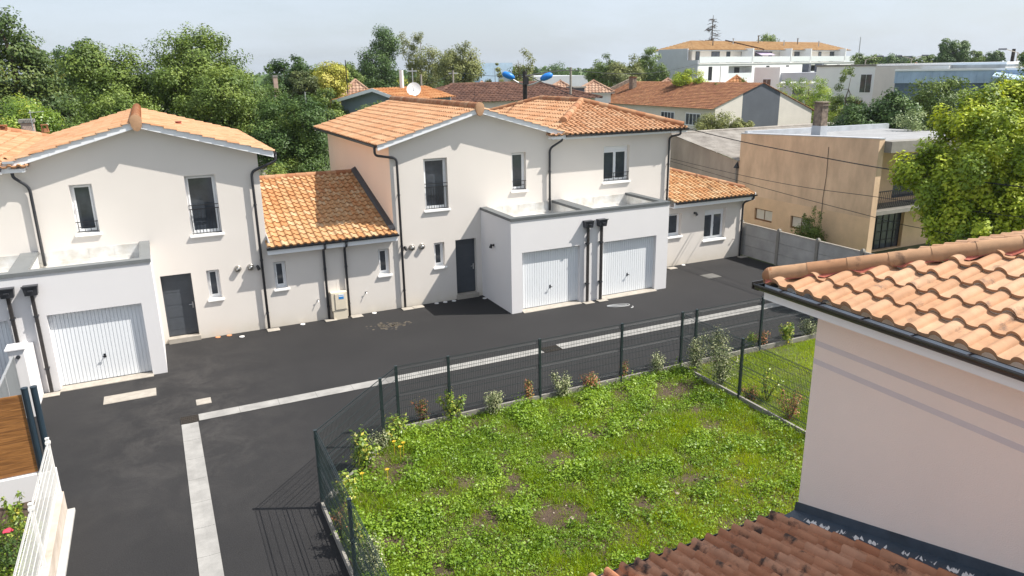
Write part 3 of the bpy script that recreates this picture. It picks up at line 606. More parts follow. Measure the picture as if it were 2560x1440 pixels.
def hip_house(label, mir):
    """hip roofed half of a pair; built at right, mirrored for the one at far left (x -> 10.68 - x)"""
    X = (lambda x: 10.68 - x) if mir else (lambda x: x); rg = lambda a, b: (min(X(a), X(b)), max(X(a), X(b)))
    h = thing('hip_house', label, 'house', (X(17.2), FY, 0)); xa, xb = rg(14.4, 20.0); w = MB()
    wa, wb = rg(16.64, 17.9)
    wall_y(w, xa, xb, 0, 6.0, FY, [(wa, wb, 4.05, 5.52)], .27); yb = 35.2
    w.quad((xa, FY, 0), (xa, FY, 6), (xa, yb, 6), (xa, yb, 0)); w.quad((xb, FY, 0), (xb, yb, 0), (xb, yb, 6), (xb, FY, 6)); w.quad((xa, yb, 0), (xa, yb, 6), (xb, yb, 6), (xb, yb, 0))
    w.build('wall', M_RENDER, h); window(h, wa, wb, 4.05, 5.52, FY, leaves=2, box=.17, rail=(.37, .05))
    y0, ye, zb, d, ms = FY - .4, 35.7, 6.12, 3.25, .33; cl, cr_, xm = X(14.0), X(20.5), X(17.25); za = zb + ms * d; k = math.hypot(1, ms)
    lo, hi = min(cl, cr_), max(cl, cr_)
    hipn = lambda px, py, nx, ny: ((px, py, zb), (nx, ny, 0))
    tile_slope('roof', (lo, y0, zb), (1, 0, 0), (0, 1, ms), hi - lo, d * k, M_ROOF, h, seed=31, clips=[hipn(lo, y0, -1, 1), hipn(hi, y0, 1, 1)])
    tile_slope('roof', (lo, y0, zb), (0, 1, 0), (1, 0, ms), ye - y0, d * k, M_ROOF, h, seed=32, clips=[hipn(lo, y0, 1, -1), hipn(lo, ye, 1, 1)])
    tile_slope('roof', (hi, y0, zb), (0, 1, 0), (-1, 0, ms), ye - y0, d * k, M_ROOF, h, seed=33, clips=[hipn(hi, y0, -1, -1), hipn(hi, ye, -1, 1)])
    tile_slope('roof', (lo, ye, zb), (1, 0, 0), (0, -1, ms), hi - lo, d * k, M_ROOF, h, seed=34, clips=[hipn(lo, ye, -1, -1), hipn(hi, ye, 1, -1)])
    up = .085
    ridge_tiles('ridge_tiles', (xm, y0 + d, za + up), (xm, ye - d, za + up), .15, M_RIDGE, h)
    for cx in (lo, hi):
        st_ = .36 if cx == X(14.0) else .03; ridge_tiles('hip_tiles', (cx + (xm - cx) * st_, y0 + d * st_, zb + ms * d * st_ + .03 + up), (xm, y0 + d, za + up), .15, M_RIDGE, h, closed=(cx == X(14.0)))
        ridge_tiles('hip_tiles', (cx, ye, zb + up), (xm, ye - d, za + up), .15, M_RIDGE, h)
    s = MB(); s.box(lo + .06, hi - .06, y0 + .06, ye - .06, zb - .16, zb - .05); s.build('soffit', M_PVC, h)
    ga, gb = (X(14.62), X(20.55)) if not mir else (X(20.55), X(14.62)); gutter_x(h, ga, gb, y0 + .02, zb - .03); gutter_y(h, y0, ye, X(20.5), zb - .03, -1 if mir else 1)
    f = MB(); f.box(ga, gb, y0 + .02, y0 + .045, zb - .18, zb - .02); f.build('fascia', M_PVC, h)
    return h, X, zb, y0
HR, X, zb, y0 = hip_house('cream house at right with low hipped tile roof above the twin garages', False)
downpipe(HR, [(20.15, y0 - .04, zb - .09), (20.15, y0 - .04, zb - .26), (19.85, FY - .09, zb - .36), (19.85, FY - .09, 3.0)], clips=[(19.85, FY - .09, 4.6), (19.85, FY - .09, 3.5)])
downpipe(HR, [(14.5, FY - .3, zb - .14), (14.5, FY - .3, zb - .22), (14.07, FY - .09, zb - .52), (14.07, FY - .09, 3.15)], clips=[(14.07, FY - .09, 4.7), (14.07, FY - .09, 3.6)])
HF, X, zb, y0 = hip_house('cream house at the far left edge with pale tile roof and valley', True)
for p in ((20, 378), (118, 352)):
    g = ground_at(p, 6.9); g = at_x(p, -4.9 if p[0] < 60 else -4.05); zr_ = 6.12 + .33 * (-3.32 - g[0]); v = MB(); a, c = g[0], g[1]
    for dx, dy in ((-.1, -.1), (.1, -.1), (.1, .1), (-.1, .1)): v.box(a + dx - .02, a + dx + .02, c + dy - .02, c + dy + .02, zr_ - .08, zr_ + .22)
    v.box(a - .13, a + .13, c - .13, c + .13, zr_ + .22, zr_ + .26); v.tube([(a, c, zr_ - .08), (a, c, zr_ + .09)], [.17, .13], 10); v.build('roof_vent', M_RIDGE, HF)
vz = MB(); vz.hexa([(-3.88, FY - .42, 6.235), (-3.60, FY - .42, 6.235), (-3.60, 35, 6.235), (-3.88, 35, 6.235), (-3.88, FY - .42, 6.30), (-3.60, FY - .42, 6.30), (-3.60, 35, 6.30), (-3.88, 35, 6.30)])
vz.build('valley_flashing', M_ZINC, HF)

def annex_roof(h, x0, x1, y0, yr, zb, ms, m, seed, clips=(), back=True):
    k = math.hypot(1, ms); tile_slope('roof', (x0, y0, zb), (1, 0, 0), (0, 1, ms), x1 - x0, (yr - y0) * k, m, h, seed=seed, clips=clips); za = zb + ms * (yr - y0)
    if back: tile_slope('roof', (x0, yr + (yr - y0) * .8, zb + ms * (yr - y0) * .2), (1, 0, 0), (0, -1, ms), x1 - x0, (yr - y0) * .8 * k, m, h, seed=seed + 1, fine=False)
    return za
# link between the two gabled houses
AL = thing('annex', 'low cream annex with orange tile roof between the two gabled houses', 'annex', (5.36, FY, 0))
w = MB(); wall_y(w, 3.12, 7.6, 0, 2.86, FY, [(3.25, 3.66, 1.38, 2.34), (6.96, 7.38, 1.38, 2.35)], .27); w.build('wall', M_RENDER, AL); w = MB(); w.quad((3.12, 35, 0), (3.12, 35, 2.8), (7.6, 35, 2.8), (7.6, 35, 0)); w.build('back_wall', M_RENDER, AL); w = MB(); w.box(5.352, 5.368, FY - .004, FY + .01, .02, 2.8); w.build('joint_strip', M_RENDER, AL)
window(AL, 3.25, 3.66, 1.38, 2.34, FY); window(AL, 6.96, 7.38, 1.38, 2.35, FY)
za = annex_roof(AL, 3.06, 7.62, 25.45, 30.9, 2.96, .295, M_ROOF_Y, 51)
ridge_tiles('ridge_tiles', (3.1, 30.9, za + .05), (7.58, 30.9, za + .05), .13, M_RIDGE, AL)
s = MB(); s.hexa([(3.1, 25.5, 2.82), (7.6, 25.5, 2.82), (7.6, 30.8, za - .14), (3.1, 30.8, za - .14), (3.1, 25.5, 2.90), (7.6, 25.5, 2.90), (7.6, 30.8, za - .05), (3.1, 30.8, za - .05)]); s.build('roof_deck', M_PVC, AL)
s = MB(); s.box(3.06, 7.62, 25.46, 25.49, 2.70, 2.93); s.box(3.10, 7.60, 25.49, FY - .003, 2.70, 2.73); s.build('fascia', M_PVC, AL); gutter_x(AL, 3.04, 7.66, 25.47, 2.93)
fl = MB(); fl.hexa([(7.40, 25.6, 3.06), (7.597, 25.6, 3.06), (7.597, 30.9, za + .1), (7.40, 30.9, za + .1), (7.40, 25.6, 3.10), (7.597, 25.6, 3.16), (7.597, 30.9, za + .24), (7.40, 30.9, za + .14)]); fl.build('flashing', M_DARK, AL)
fl = MB(); fl.hexa([(3.123, 25.6, 3.05), (3.2, 25.6, 3.05), (3.2, 26.9, 3.44), (3.123, 26.9, 3.44), (3.123, 25.6, 3.25), (3.15, 25.6, 3.14), (3.15, 26.9, 3.53), (3.123, 26.9, 3.62)]); fl.build('flashing', M_ZINC, AL)
for x in (4.98, 5.73): downpipe(AL, [(x, 25.41, 2.87), (x, 25.41, 2.72), (x, FY - .08, 2.62), (x, FY - .08, .03)], clips=[(x, FY - .08, 1.9), (x, FY - .08, .5)])
for p in ((794.7, 750), (915, 729.7)):
    g = at_y(p, FY); t = MB(); t.tube([(g[0], FY, g[2]), (g[0], FY - .07, g[2]), (g[0], FY - .11, g[2] - .06)], .014, 6); t.tube([(g[0], FY, g[2]), (g[0], FY - .012, g[2])], .032, 10); t.box(g[0] - .04, g[0] + .04, FY - .075, FY - .06, g[2] + .02, g[2] + .035); t.build('tap', M_CHROME, AL)
# single-storey wing at right
AR = thing('annex', 'low cream wing with two white windows beside the concrete wall', 'annex', (22.2, FY, 0))
w = MB(); wall_y(w, 20.0, 24.36, 0, 2.86, FY, [(20.08, 20.78, 1.36, 2.37), (22.08, 23.30, .98, 2.37)], .27); w.quad((24.36, FY, 0), (24.36, 33, 0), (24.36, 33, 2.9), (24.36, FY, 2.86)); w.build('wall', M_RENDER, AR)
window(AR, 20.08, 20.78, 1.36, 2.37, FY); window(AR, 22.08, 23.30, .98, 2.37, FY, leaves=2, box=.17); wall_lamp(AR, 21.48, FY, 2.31)
annex_roof(AR, 20.02, 24.75, 25.45, 30.2, 2.96, .30, M_ROOF_Y, 61, clips=[((25.1, 25.45, 3), (1, 1, 0)), ((24.56, 26, 3), (1, 0, 0))], back=False)
tile_slope('roof', (25.1, 25.45, 2.96), (0, 1, 0), (-1, 0, .30), 8, 4.8, M_ROOF_Y, AR, seed=63, clips=[((25.1, 25.45, 3), (-1, -1, 0)), ((24.56, 26, 3), (1, 0, 0)), ((20.05, 26, 3), (-1, 0, 0))])
ridge_tiles('hip_tiles', (24.50, 26.05, 3.20), (20.35, 30.2, 4.44), .13, M_RIDGE, AR)
s = MB(); s.box(20.04, 24.6, 25.46, 25.49, 2.70, 2.93); s.box(20.06, 24.52, 25.49, FY - .003, 2.70, 2.73); s.hexa([(24.555, 25.40, 2.86), (24.60, 25.40, 2.86), (24.60, 33, 2.86), (24.555, 33, 2.86), (24.555, 25.40, 3.04), (24.60, 25.40, 3.04), (24.60, 33, 3.4), (24.555, 33, 3.4)]); s.build('fascia', M_PVC, AR)
gutter_x(AR, 20.10, 24.66, 25.47, 2.93)
downpipe(AR, [(24.5, 25.41, 2.87), (24.5, 25.41, 2.76), (24.22, FY - .08, 2.55), (24.22, FY - .08, .03)], clips=[(24.22, FY - .08, 1.7)])
t = MB(); g = at_y((1832, 597), FY); t.tube([(g[0], FY, g[2]), (g[0], FY - .10, g[2])], .018, 6); t.box(g[0] - .06, g[0] + .02, FY - .1, FY - .08, g[2] - .01, g[2] + .02); t.build('tap', M_CHROME, AR)

# garages in front
def garage(label, x0, x1, d0, d1, head_x, cope, left_open, right_open, lamp=None):
    g = thing('garage', label, 'garage', ((x0 + x1) / 2, GY, 0), 'flat roofed garages before the terrace'); w = MB(); H = 3.44
    wall_y(w, x0, x1, 0, H, GY, [(d0, d1, 0, 2.25)], .25)
    w.quad((x0, GY, 0), (x0, GY, H), (x0, FY, H), (x0, FY, 0)); w.quad((x1, GY, 0), (x1, FY, 0), (x1, FY, H), (x1, GY, H)); w.build('wall', M_WHITE_RENDER, g)
    garage_door(g, d0, d1, .06, 2.25, GY)
    t = .27; c = MB(); a0, a1 = (x0 - .02 if left_open else x0), (x1 + .02 if right_open else x1); tl, tr = (t if left_open else t * .85), (t if right_open else t * .85)
    c.box(a0, a1, GY - .03, GY + t, H, H + .10); c.box(a0, x0 + tl, GY + t, FY - .002, H, H + .10); c.box(x1 - tr, a1, GY + t, FY - .002, H, H + .10); c.build('coping', cope, g)
    i0, i1, j0, zf = x0 + tl - .02, x1 - tr + .02, GY + t - .02, 3.05; m_ = MB()
    m_.quad((i0, j0, zf), (i1, j0, zf), (i1, FY - .02, zf), (i0, FY - .02, zf)); m_.quad((i0, j0, zf), (i0, j0, H), (i1, j0, H), (i1, j0, zf)); m_.quad((i0, j0, zf), (i0, FY - .02, zf), (i0, FY - .02, H), (i0, j0, H)); m_.quad((i1, j0, zf), (i1, j0, H), (i1, FY - .02, H), (i1, FY - .02, zf))
    m_.box(i0, i1, FY - .03, FY - .003, zf, H + .06); m_.box(i0, i1, FY - .055, FY - .03, zf, zf + .12)
    for k in range(1, 4):
        x = i0 + (i1 - i0) * k / 4; m_.box(x - .05, x + .05, FY - .036, FY - .03, zf + .12, H + .05)
    m_.build('roof_membrane', M_FOIL, g)
    sgn = 1; hb = MB(); hx = head_x; hb.hexa([(hx - .15, GY - .22, 2.92), (hx + .15, GY - .22, 2.92), (hx + .15, GY - .003, 2.92), (hx - .15, GY - .003, 2.92), (hx - .18, GY - .25, 3.18), (hx + .18, GY - .25, 3.18), (hx + .18, GY - .003, 3.18), (hx - .18, GY - .003, 3.18)])
    hb.box(hx - .06, hx + .06, GY - .30, GY - .23, 3.04, 3.07); hb.box(hx - .2, hx + .2, GY - .27, GY - .245, 3.165, 3.195); o = hb.build('rain_head', M_DARK, g)
    dp = MB(); dp.box(hx - .045, hx + .045, GY - .15, GY - .06, .035, 2.92); p = dp.build('downpipe', M_GUTTER, g, bevel=.01)
    for z in (2.3, .75):
        cl = MB(); cl.box(hx - .06, hx + .06, GY - .16, GY - .003, z - .02, z + .02); cl.build('pipe_clip', M_DARK, p)
    return g
g = garage('white garage next to the middle house, nearer the dark front door', 11.08, 14.43, 11.52, 13.95, 14.22, M_COPE, True, False)
l = at_x((1235, 613), 11.08); wall_lamp(g, 11.08, l[1], l[2], 'x', -1)
garage('white garage right of its twin, beside the low wing', 14.43, 18.0, 14.96, 17.43, 14.81, M_COPE, False, True)
g = garage('white garage in front of the left gabled house, long cover before it', -3.73, -.47, -3.25, -.87, -3.47, M_COPE_LIGHT, False, True)
l = at_x((392, 719), -.47); wall_lamp(g, -.47, l[1], l[2], 'x', 1)
garage('white garage cut off by the left edge behind the grey panel', -7.1, -3.73, -6.6, -4.16, -4.02, M_COPE_LIGHT, True, False)
for x, y, lb in ((-3.47, 22.9, 'pale slab under the downpipe of the left garage'), (2.98, 25.55, 'pale slab under the downpipe beside the left gabled house'), (5.0, 25.66, 'pale slab left of the beige cabinet'), (5.95, 25.62, 'pale slab right of the beige cabinet'),
                 (7.87, 25.58, 'pale slab under the downpipe of the middle house'), (8.3, 25.6, 'pale slab right of the middle house downpipe'), (14.22, 22.98, 'pale slab under the left of the twin garage downpipes'), (14.83, 22.98, 'pale slab under the right of the twin garage downpipes'),
                 (20.1, 25.5, 'pale slab half hidden behind the twin garages'), (24.2, 25.55, 'pale slab under the downpipe in the wing corner')): splash_slab(x, y, lb)
# beige meter cabinet
c = thing('meter_cabinet', 'beige meter cabinet with blue sticker between two downpipes', 'cabinet', (5.37, 25.7, 0)); q = MB(); q.box(5.12, 5.62, FY - .24, FY - .004, 0, .34); q.build('base', M_CABINET, c)
q = MB(); q.box(5.07, 5.65, FY - .25, FY - .004, .34, 1.02); q.build('body', M_CABINET, c, bevel=.012); q = MB(); q.box(5.20, 5.60, FY - .275, FY - .252, .38, .98); q.build('door', M_CABINET, c, bevel=.012)
q = MB(); q.box(5.33, 5.52, FY - .279, FY - .276, .77, .95); s = q.build('sticker', M_STICKER, c); q = MB(); q.box(5.335, 5.515, FY - .282, FY - .2795, .775, .86); q.box(5.335, 5.515, FY - .282, FY - .2795, .895, .915); q.build('sticker_print', M_BLUE, s)

# ------------------------------------------------------------------ the neighbouring house at right, close to the viewpoint
NH = thing('white_house', 'near house at right with flamed tile hip roof and shaded pinkish wall', 'house', (10, 2, 0)); X0, YC = 7.5, 6.47
w = MB(); w.quad((X0, YC, 0), (X0, -6, 0), (X0, -6, 5.62), (X0, YC, 5.62)); w.quad((X0, YC, 0), (X0, YC, 5.62), (18, YC, 5.62), (18, YC, 0)); w.quad((18, YC, 0), (18, YC, 5.62), (18, -6, 5.62), (18, -6, 0)); w.build('wall', M_NEAR_RENDER, NH)
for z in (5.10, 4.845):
    q = MB(); q.box(X0 - .003, X0, -6, YC, z - .036, z + .036); q.build('painted_stripe', M_BAND, NH)  # shadow-like stripes put into the colour; the sun misses this wall
ex, ey, ez, ns_ = 7.06, 7.0, 5.86, .30; nk = math.hypot(1, ns_)
_PUo, _PHo = _PU, _PH
_PU = np.array([0, .03, .07, .12, .18, .25, .31, .37, .43, .48, .52, .55, .60, .70, .80, .90, .97]); _PH = np.concatenate([np.sin(np.pi * np.clip(_PU[:12] / .55, 0, 1)) ** .62, [-.06, -.14, -.16, -.12, -.05]])
tile_slope('roof', (ex, -5, ez), (0, 1, 0), (1, 0, ns_), ey + 5, 6.0 * nk, M_ROOF_NEAR, NH, colw=.277, gauge=.36, amp=.062, lift=.046, seed=71, clips=[((ex, ey, ez), (1, 1, 0))])
tile_slope('roof', (ex, ey, ez), (1, 0, 0), (0, -1, ns_), 10, 6.0 * nk, M_ROOF_NEAR, NH, colw=.277, gauge=.36, amp=.062, lift=.046, seed=72, clips=[((ex, ey, ez), (-1, -1, 0)) if False else ((ex, ey, ez), (-1, -1, 0))])
_PU, _PH = _PUo, _PHo
d45 = 5.9; ridge_tiles('hip_tiles', (ex + .03, ey - .03, ez + .10), (ex + d45, ey - d45, ez + ns_ * d45 + .09), .115, M_RIDGE_NEAR, NH, seg=.47, flare=.06, n=20, seed=9, drop=.2)
hb = MB(); hb.ball((ex + .05, ey - .05, ez + .085), .118, 16, 10); hb.build('hip_end', M_RIDGE_NEAR, NH, smooth=True)
cs = MB(); rs = random.Random(3)   # red flexible closure under the hip tiles, wavy edge
for i in range(60):
    t0, t1 = i * .1, (i + 1) * .1
    for sg in (0, 1):
        f = lambda t: .14 + .03 * math.sin(t * 17)
        P = lambda t, o: (ex + t + (o if sg == 0 else 0) - (0 if sg == 0 else 0), ey - t - (o if sg == 0 else 0) * 0 - (0 if sg == 0 else 0) + (0 if sg == 0 else 0), 0)
        def pt(t, o):
            x, y = ex + t, ey - t; nx, ny = (-.707, -.707) if sg == 0 else (.707, .707); x += nx * o; y += ny * o
            zz = ez + ns_ * (min(x - ex, ey - y)) + .03 + .05 * abs(math.sin((y if sg == 0 else x) * math.pi / .277)) * (o > .05) + (.07 if o < .05 else 0); return (x, y, zz)
        cs.quad(pt(t0, .03), pt(t1, .03), pt(t1, f(t1)), pt(t0, f(t0)))
cs.build('closure_strip', M_MEMBRANE, NH, smooth=True)
gutter_y(NH, -5, ey + .06, ex + .02, ez - .045, -1, .075, M_GUTTER); gutter_x(NH, ex - .05, 17, ey + .14, ez - .045, .07, M_GUTTER) if False else None
g2 = MB(); g2.box(ex - .10, 17, ey + .02, ey + .035, ez - .12, ez - .03); g2.box(ex - .10, 17, ey + .035, ey + .12, ez - .12, ez - .105); g2.box(ex - .10, 17, ey + .12, ey + .135, ez - .12, ez - .02); g2.build('gutter', M_GUTTER, NH)
lip = MB(); lip.tube([(ex - .135, -5, ez - .035), (ex - .135, ey + .06, ez - .035)], .013, 8); lip.build('gutter_lip', M_GUTTER, NH, smooth=True)
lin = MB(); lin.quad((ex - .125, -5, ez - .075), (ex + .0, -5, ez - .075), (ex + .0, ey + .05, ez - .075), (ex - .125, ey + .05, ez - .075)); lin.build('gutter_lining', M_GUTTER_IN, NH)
for k in range(14):
    y = ey - .35 - k * .62; q = MB(); q.box(ex - .13, ex + .03, y - .012, y + .012, ez - .036, ez - .028); q.build('gutter_bracket', M_DARK, NH)
sf = MB(); sf.box(ex + .02, X0 - .004, -5, ey, ez - .24, ez - .22); sf.box(ex + .0, ex + .02, -5, ey, ez - .24, ez - .04); sf.box(ex + .02, 17, YC + .004, ey - .002, ez - .24, ez - .22); sf.build('soffit', M_PVC, NH)
# its lean-to roof in the shade
LT = thing('lean_to', 'shaded brown tile lean-to roof against the near wall', 'lean-to', (5.3, 2, 0)); ly, lz, lm = 6.58, 2.46, .283
w = MB(); w.box(3.2, X0 - .004, -4, 6.2, 0, 2.25); w.build('wall', M_NEAR_RENDER, LT)
tile_slope('roof', (3.0, ly, lz), (1, 0, 0), (0, -1, lm), 4.35, 9.0 * math.hypot(1, lm), M_ROOF_SHADE, LT, colw=.229, gauge=.36, amp=.078, lift=.048, seed=77)
q = MB(); q.box(3.0, 7.40, ly + .005, ly + .12, lz - .10, lz - .085); q.box(3.0, 7.40, ly + .105, ly + .12, lz - .085, lz - .01); q.box(3.0, 7.40, ly - .02, ly + .005, lz - .14, lz - .03); q.build('gutter', M_DARK, LT)
def lp(x, y, h): return (x, y, lz + lm * (ly - y) + h)
q = MB(); q.hexa([lp(7.26, 6.5, .02), lp(7.496, 6.5, .02), lp(7.496, -3, .02), lp(7.26, -3, .02), lp(7.26, 6.5, .055), lp(7.496, 6.5, .10), lp(7.496, -3, .10), lp(7.26, -3, .055)]); q.hexa([lp(7.47, 6.5, .09), lp(7.496, 6.5, .09), lp(7.496, -3, .09), lp(7.47, -3, .09), lp(7.485, 6.5, .22), lp(7.496, 6.5, .22), lp(7.496, -3, .22), lp(7.485, -3, .22)])
q.build('flashing', mat('navy_flashing', (.045, .062, .085), .45, .3, 3), LT)
q = MB(); rs = random.Random(8)
for k in range(120):
    y = rs.uniform(1, 6.2); a = rs.uniform(.008, .06); x = 7.33 + .03 * math.sin(y * 3) + rs.uniform(-.03, .05); q.add([lp(x - .04, y - a, .066), lp(x + rs.uniform(0, .03), y - a * .4, .07), lp(x + .05, y + a, .082), lp(x + rs.uniform(-.03, 0), y + a * .5, .072)], [(0, 1, 2, 3)])
q.build('mortar_smear', M_PIPECAP, LT)['kind'] = 'stuff'

# ------------------------------------------------------------------ welded mesh fences
def wire_panel(mb, a, b, z0, z1, wire=.0052, step=.05, folds=(.03, .72, 1.42), nrm=(0, 1), hbar=.2):
    """vertical wires every 5 cm, cross wires, and V folds at the given heights"""
    a, b = np.array(a, float), np.array(b, float); L = np.linalg.norm(b - a); d = (b - a) / L; n = np.array([-d[1], d[0]]) * (1 if np.dot((-d[1], d[0]), nrm) >= 0 else -1); h = wire / 2
    zz = [z0]; off = [0.]
    for f in folds: zz += [z0 + f, z0 + f + .05, z0 + f + .10]; off += [0., .045, 0.]
    zz.append(z1); off.append(0.); k = max(2, int(round(L / step)))
    for i in range(k + 1):
        p = a + d * L * i / k
        for j in range(len(zz) - 1):
            if zz[j + 1] - zz[j] < .005: continue
            q0, q1 = p + n * off[j], p + n * off[j + 1]
            vs = [(*(q + d * s1 * h + n * s2 * h), z) for q, z in ((q0, zz[j]), (q1, zz[j + 1])) for s1, s2 in ((-1, -1), (1, -1), (1, 1), (-1, 1))]
            mb.add(vs, [(0, 1, 5, 4), (1, 2, 6, 5), (2, 3, 7, 6), (3, 0, 4, 7)])
    hs = []
    for f in folds: hs += [(z0 + f, 0), (z0 + f + .05, .045), (z0 + f + .10, 0)]
    z = z0 + .2
    while z < z1 - .02:
        if all(abs(z - q) > .09 for q, _ in hs): hs.append((z, 0))
        z += hbar
    for z, o in hs: mb.beam((*(a + n * o), z), (*(b + n * o), z), .007, .007)
def fence_run(t, pts, m, z0, z1, posts, nrm_ref, post_w=.06, cap=None, wire=.0052):
    for i in range(len(pts) - 1):
        a, b = np.array(pts[i], float), np.array(pts[i + 1], float); d = (b - a) / np.linalg.norm(b - a); mid = (a + b) / 2
        w = MB(); wire_panel(w, a + d * .03, b - d * .03, z0 + .05, z1 - .05, nrm=np.array(nrm_ref) - mid, wire=wire); w.build('mesh_panel', m, t)
    for (x, y) in posts:
        p = MB(); hw = post_w / 2; p.box(x - hw, x + hw, y - hw, y + hw, .0, z1); p.box(x - hw - .004, x + hw + .004, y - hw - .004, y + hw + .004, z1, z1 + .012)
        for z in (z0 + .1, (z0 + z1) / 2, z1 - .15): p.box(x - hw - .006, x + hw + .006, y - hw - .006, y + hw + .006, z - .02, z + .02)
        p.build('post', cap or m, t)
FT = thing('mesh_fence', 'dark green welded mesh fence with posts around the weedy garden along the asphalt', 'fence', (8, 16.2, 0))
PTS = [(2.17, 5.4), (2.17, 8.2), (2.17, 10.97), (2.17, 13.73), (4.05, 15.65), (4.60, 16.2), (5.95, 16.2), (8.54, 16.2), (11.14, 16.2), (13.24, 16.2)]
PT2 = [(13.24, 16.2), (13.76, 16.2), (16.32, 16.2), (18.85, 16.2), (19.4, 16.2)]
fence_run(FT, PTS + PT2[1:], M_GREEN, .18, 1.76, PTS + PT2[1:], (9, 40))
FD = thing('mesh_fence', 'dark green mesh fence dividing the weedy garden from the mown lawn', 'fence', (13.24, 12, 0))
PD = [(13.24, 16.14), (13.24, 13.72), (13.22, 11.2), (13.22, 8.7)]; fence_run(FD, PD, M_GREEN, .16, 1.76, PD[1:], (30, 12))
def plinth(pts, label, h=.15, t=.06):
    q = MB()
    for a, b in zip(pts[:-1], pts[1:]):
        a, b = np.array(a), np.array(b); d = (b - a) / np.linalg.norm(b - a); n = np.array([-d[1], d[0]]) * t / 2; a2, b2 = a + d * .032, b - d * .032
        q.hexa([(*(a2 - n), 0), (*(b2 - n), 0), (*(b2 + n), 0), (*(a2 + n), 0), (*(a2 - n), h), (*(b2 - n), h), (*(b2 + n), h), (*(a2 + n), h)])
    return tag(q.build('concrete_plinth', M_CONC, base=(float(pts[0][0]), float(pts[0][1]), 0)), label, 'plinth')
plinth(PTS + PT2[1:], 'low grey concrete plinth boards under the courtyard mesh fence'); plinth(PD, 'low grey concrete plinth under the fence dividing the gardens', .15)

# ------------------------------------------------------------------ left edge: white pillar, grey panel, timber fence, white wire fence, bed
p = MB(); p.box(-4.02, -3.66, 21.5, 21.92, 0, 1.9); t = thing('gate_pillar', 'white rendered gate pillar with stub wall before the left garage', 'pillar', (-3.84, 21.7, 0)); p.build('pillar', M_WHITE_RENDER, t, bevel=.015)
p = MB(); p.box(-3.95, -3.68, 21.92, GY - .004, 0, 1.55); p.build('stub_wall', M_WHITE_RENDER, t); p = MB(); p.box(-4.07, -3.61, 21.45, 21.97, 1.9, 1.95); p.build('cap', M_WHITE_RENDER, t, bevel=.01)
t = thing('gate_panel', 'flat grey aluminium gate panel hung from the white pillar', 'gate', (-3.9, 20.2, 0)); p = MB(); p.box(-3.93, -3.90, 18.6, 21.42, .12, 1.76); p.build('panel', M_GREYPANEL, t)
p = MB()
for y in (18.6, 20.02, 21.42): p.box(-3.94, -3.88, y - .02, y + .02, .1, 1.79)
p.box(-3.935, -3.885, 18.63, 19.99, 1.76, 1.785); p.box(-3.935, -3.885, 20.05, 21.39, 1.76, 1.785); p.build('frame', M_GALV, t); p = MB(); p.tube([(-3.80, 21.44, 1.72), (-3.80, 21.49, 1.72)], .05, 12); p.build('hinge', M_DARK, t)
TF = thing('timber_fence', 'brown horizontal board fence on a low white wall at left edge', 'fence', (-5.4, 16.8, .6))
for k in range(12):
    z = .66 + k * .1465; q = MB(); q.box(-8.2, -3.06, 16.79, 16.815, z, z + .141); q.build('board', M_WOOD, TF, bevel=.004)
for x in (-2.99, -2.83):
    q = MB(); q.tube([(x, 16.80, .62), (x, 16.80, 2.52)], .062, 14); q.tube([(x, 16.80, 2.52), (x, 16.80, 2.55)], .066, 14); q.build('post', mat('navy_post', (.02, .035, .05), .35, .1), TF)
q = MB(); q.box(-8.2, -2.74, 16.72, 16.88, 0, .64); tag(q.build('low_wall', M_WHITE_RENDER, bevel=.008), 'low white rendered wall under the brown timber fence', 'wall')
q = MB(); q.box(-2.76, -2.58, 4, 16.1, -.02, .44); tag(q.build('low_wall', mat('white_kerb_render', (.52, .46, .40), .9, .12, 2, c2=(.38, .31, .25)), bevel=.01), 'low off-white wall under the white wire fence beside the asphalt', 'wall')
q = MB(); q.box(-2.58, -2.43, 4, 16.0, -.02, .07); o = q.build('kerb', mat('white_kerb', (.42, .41, .39), .85, .08, 3), bevel=.012); tag(o, 'narrow white kerb at the foot of the low wall by the asphalt', 'kerb')
WF = thing('wire_fence', 'white welded wire fence with spiked folds at bottom left', 'fence', (-2.67, 12, .44)); pw = [(-2.67, 5.6), (-2.67, 8.2), (-2.67, 10.85), (-2.67, 13.48), (-2.67, 16.08)]
for a, b in zip(pw[:-1], pw[1:]):
    q = MB(); wire_panel(q, (a[0], a[1] + .03), (b[0], b[1] - .03), .50, 1.62, folds=(.04, .95), nrm=(-1, 0), wire=.006, hbar=.2); q.build('mesh_panel', M_WHITE_STEEL, WF)
for x, y in pw:
    q = MB(); q.box(x - .03, x + .03, y - .03, y + .03, .44, 1.66); q.box(x - .045, x + .045, y - .04, y + .04, 1.55, 1.60); q.box(x - .035, x + .035, y - .035, y + .035, 1.66, 1.675); q.build('post', M_WHITE_STEEL, WF)
o = sheet('flower_bed', [(-9, 4), (-2.765, 4), (-2.765, 16.72), (-9, 16.72)], .06, M_SOIL)

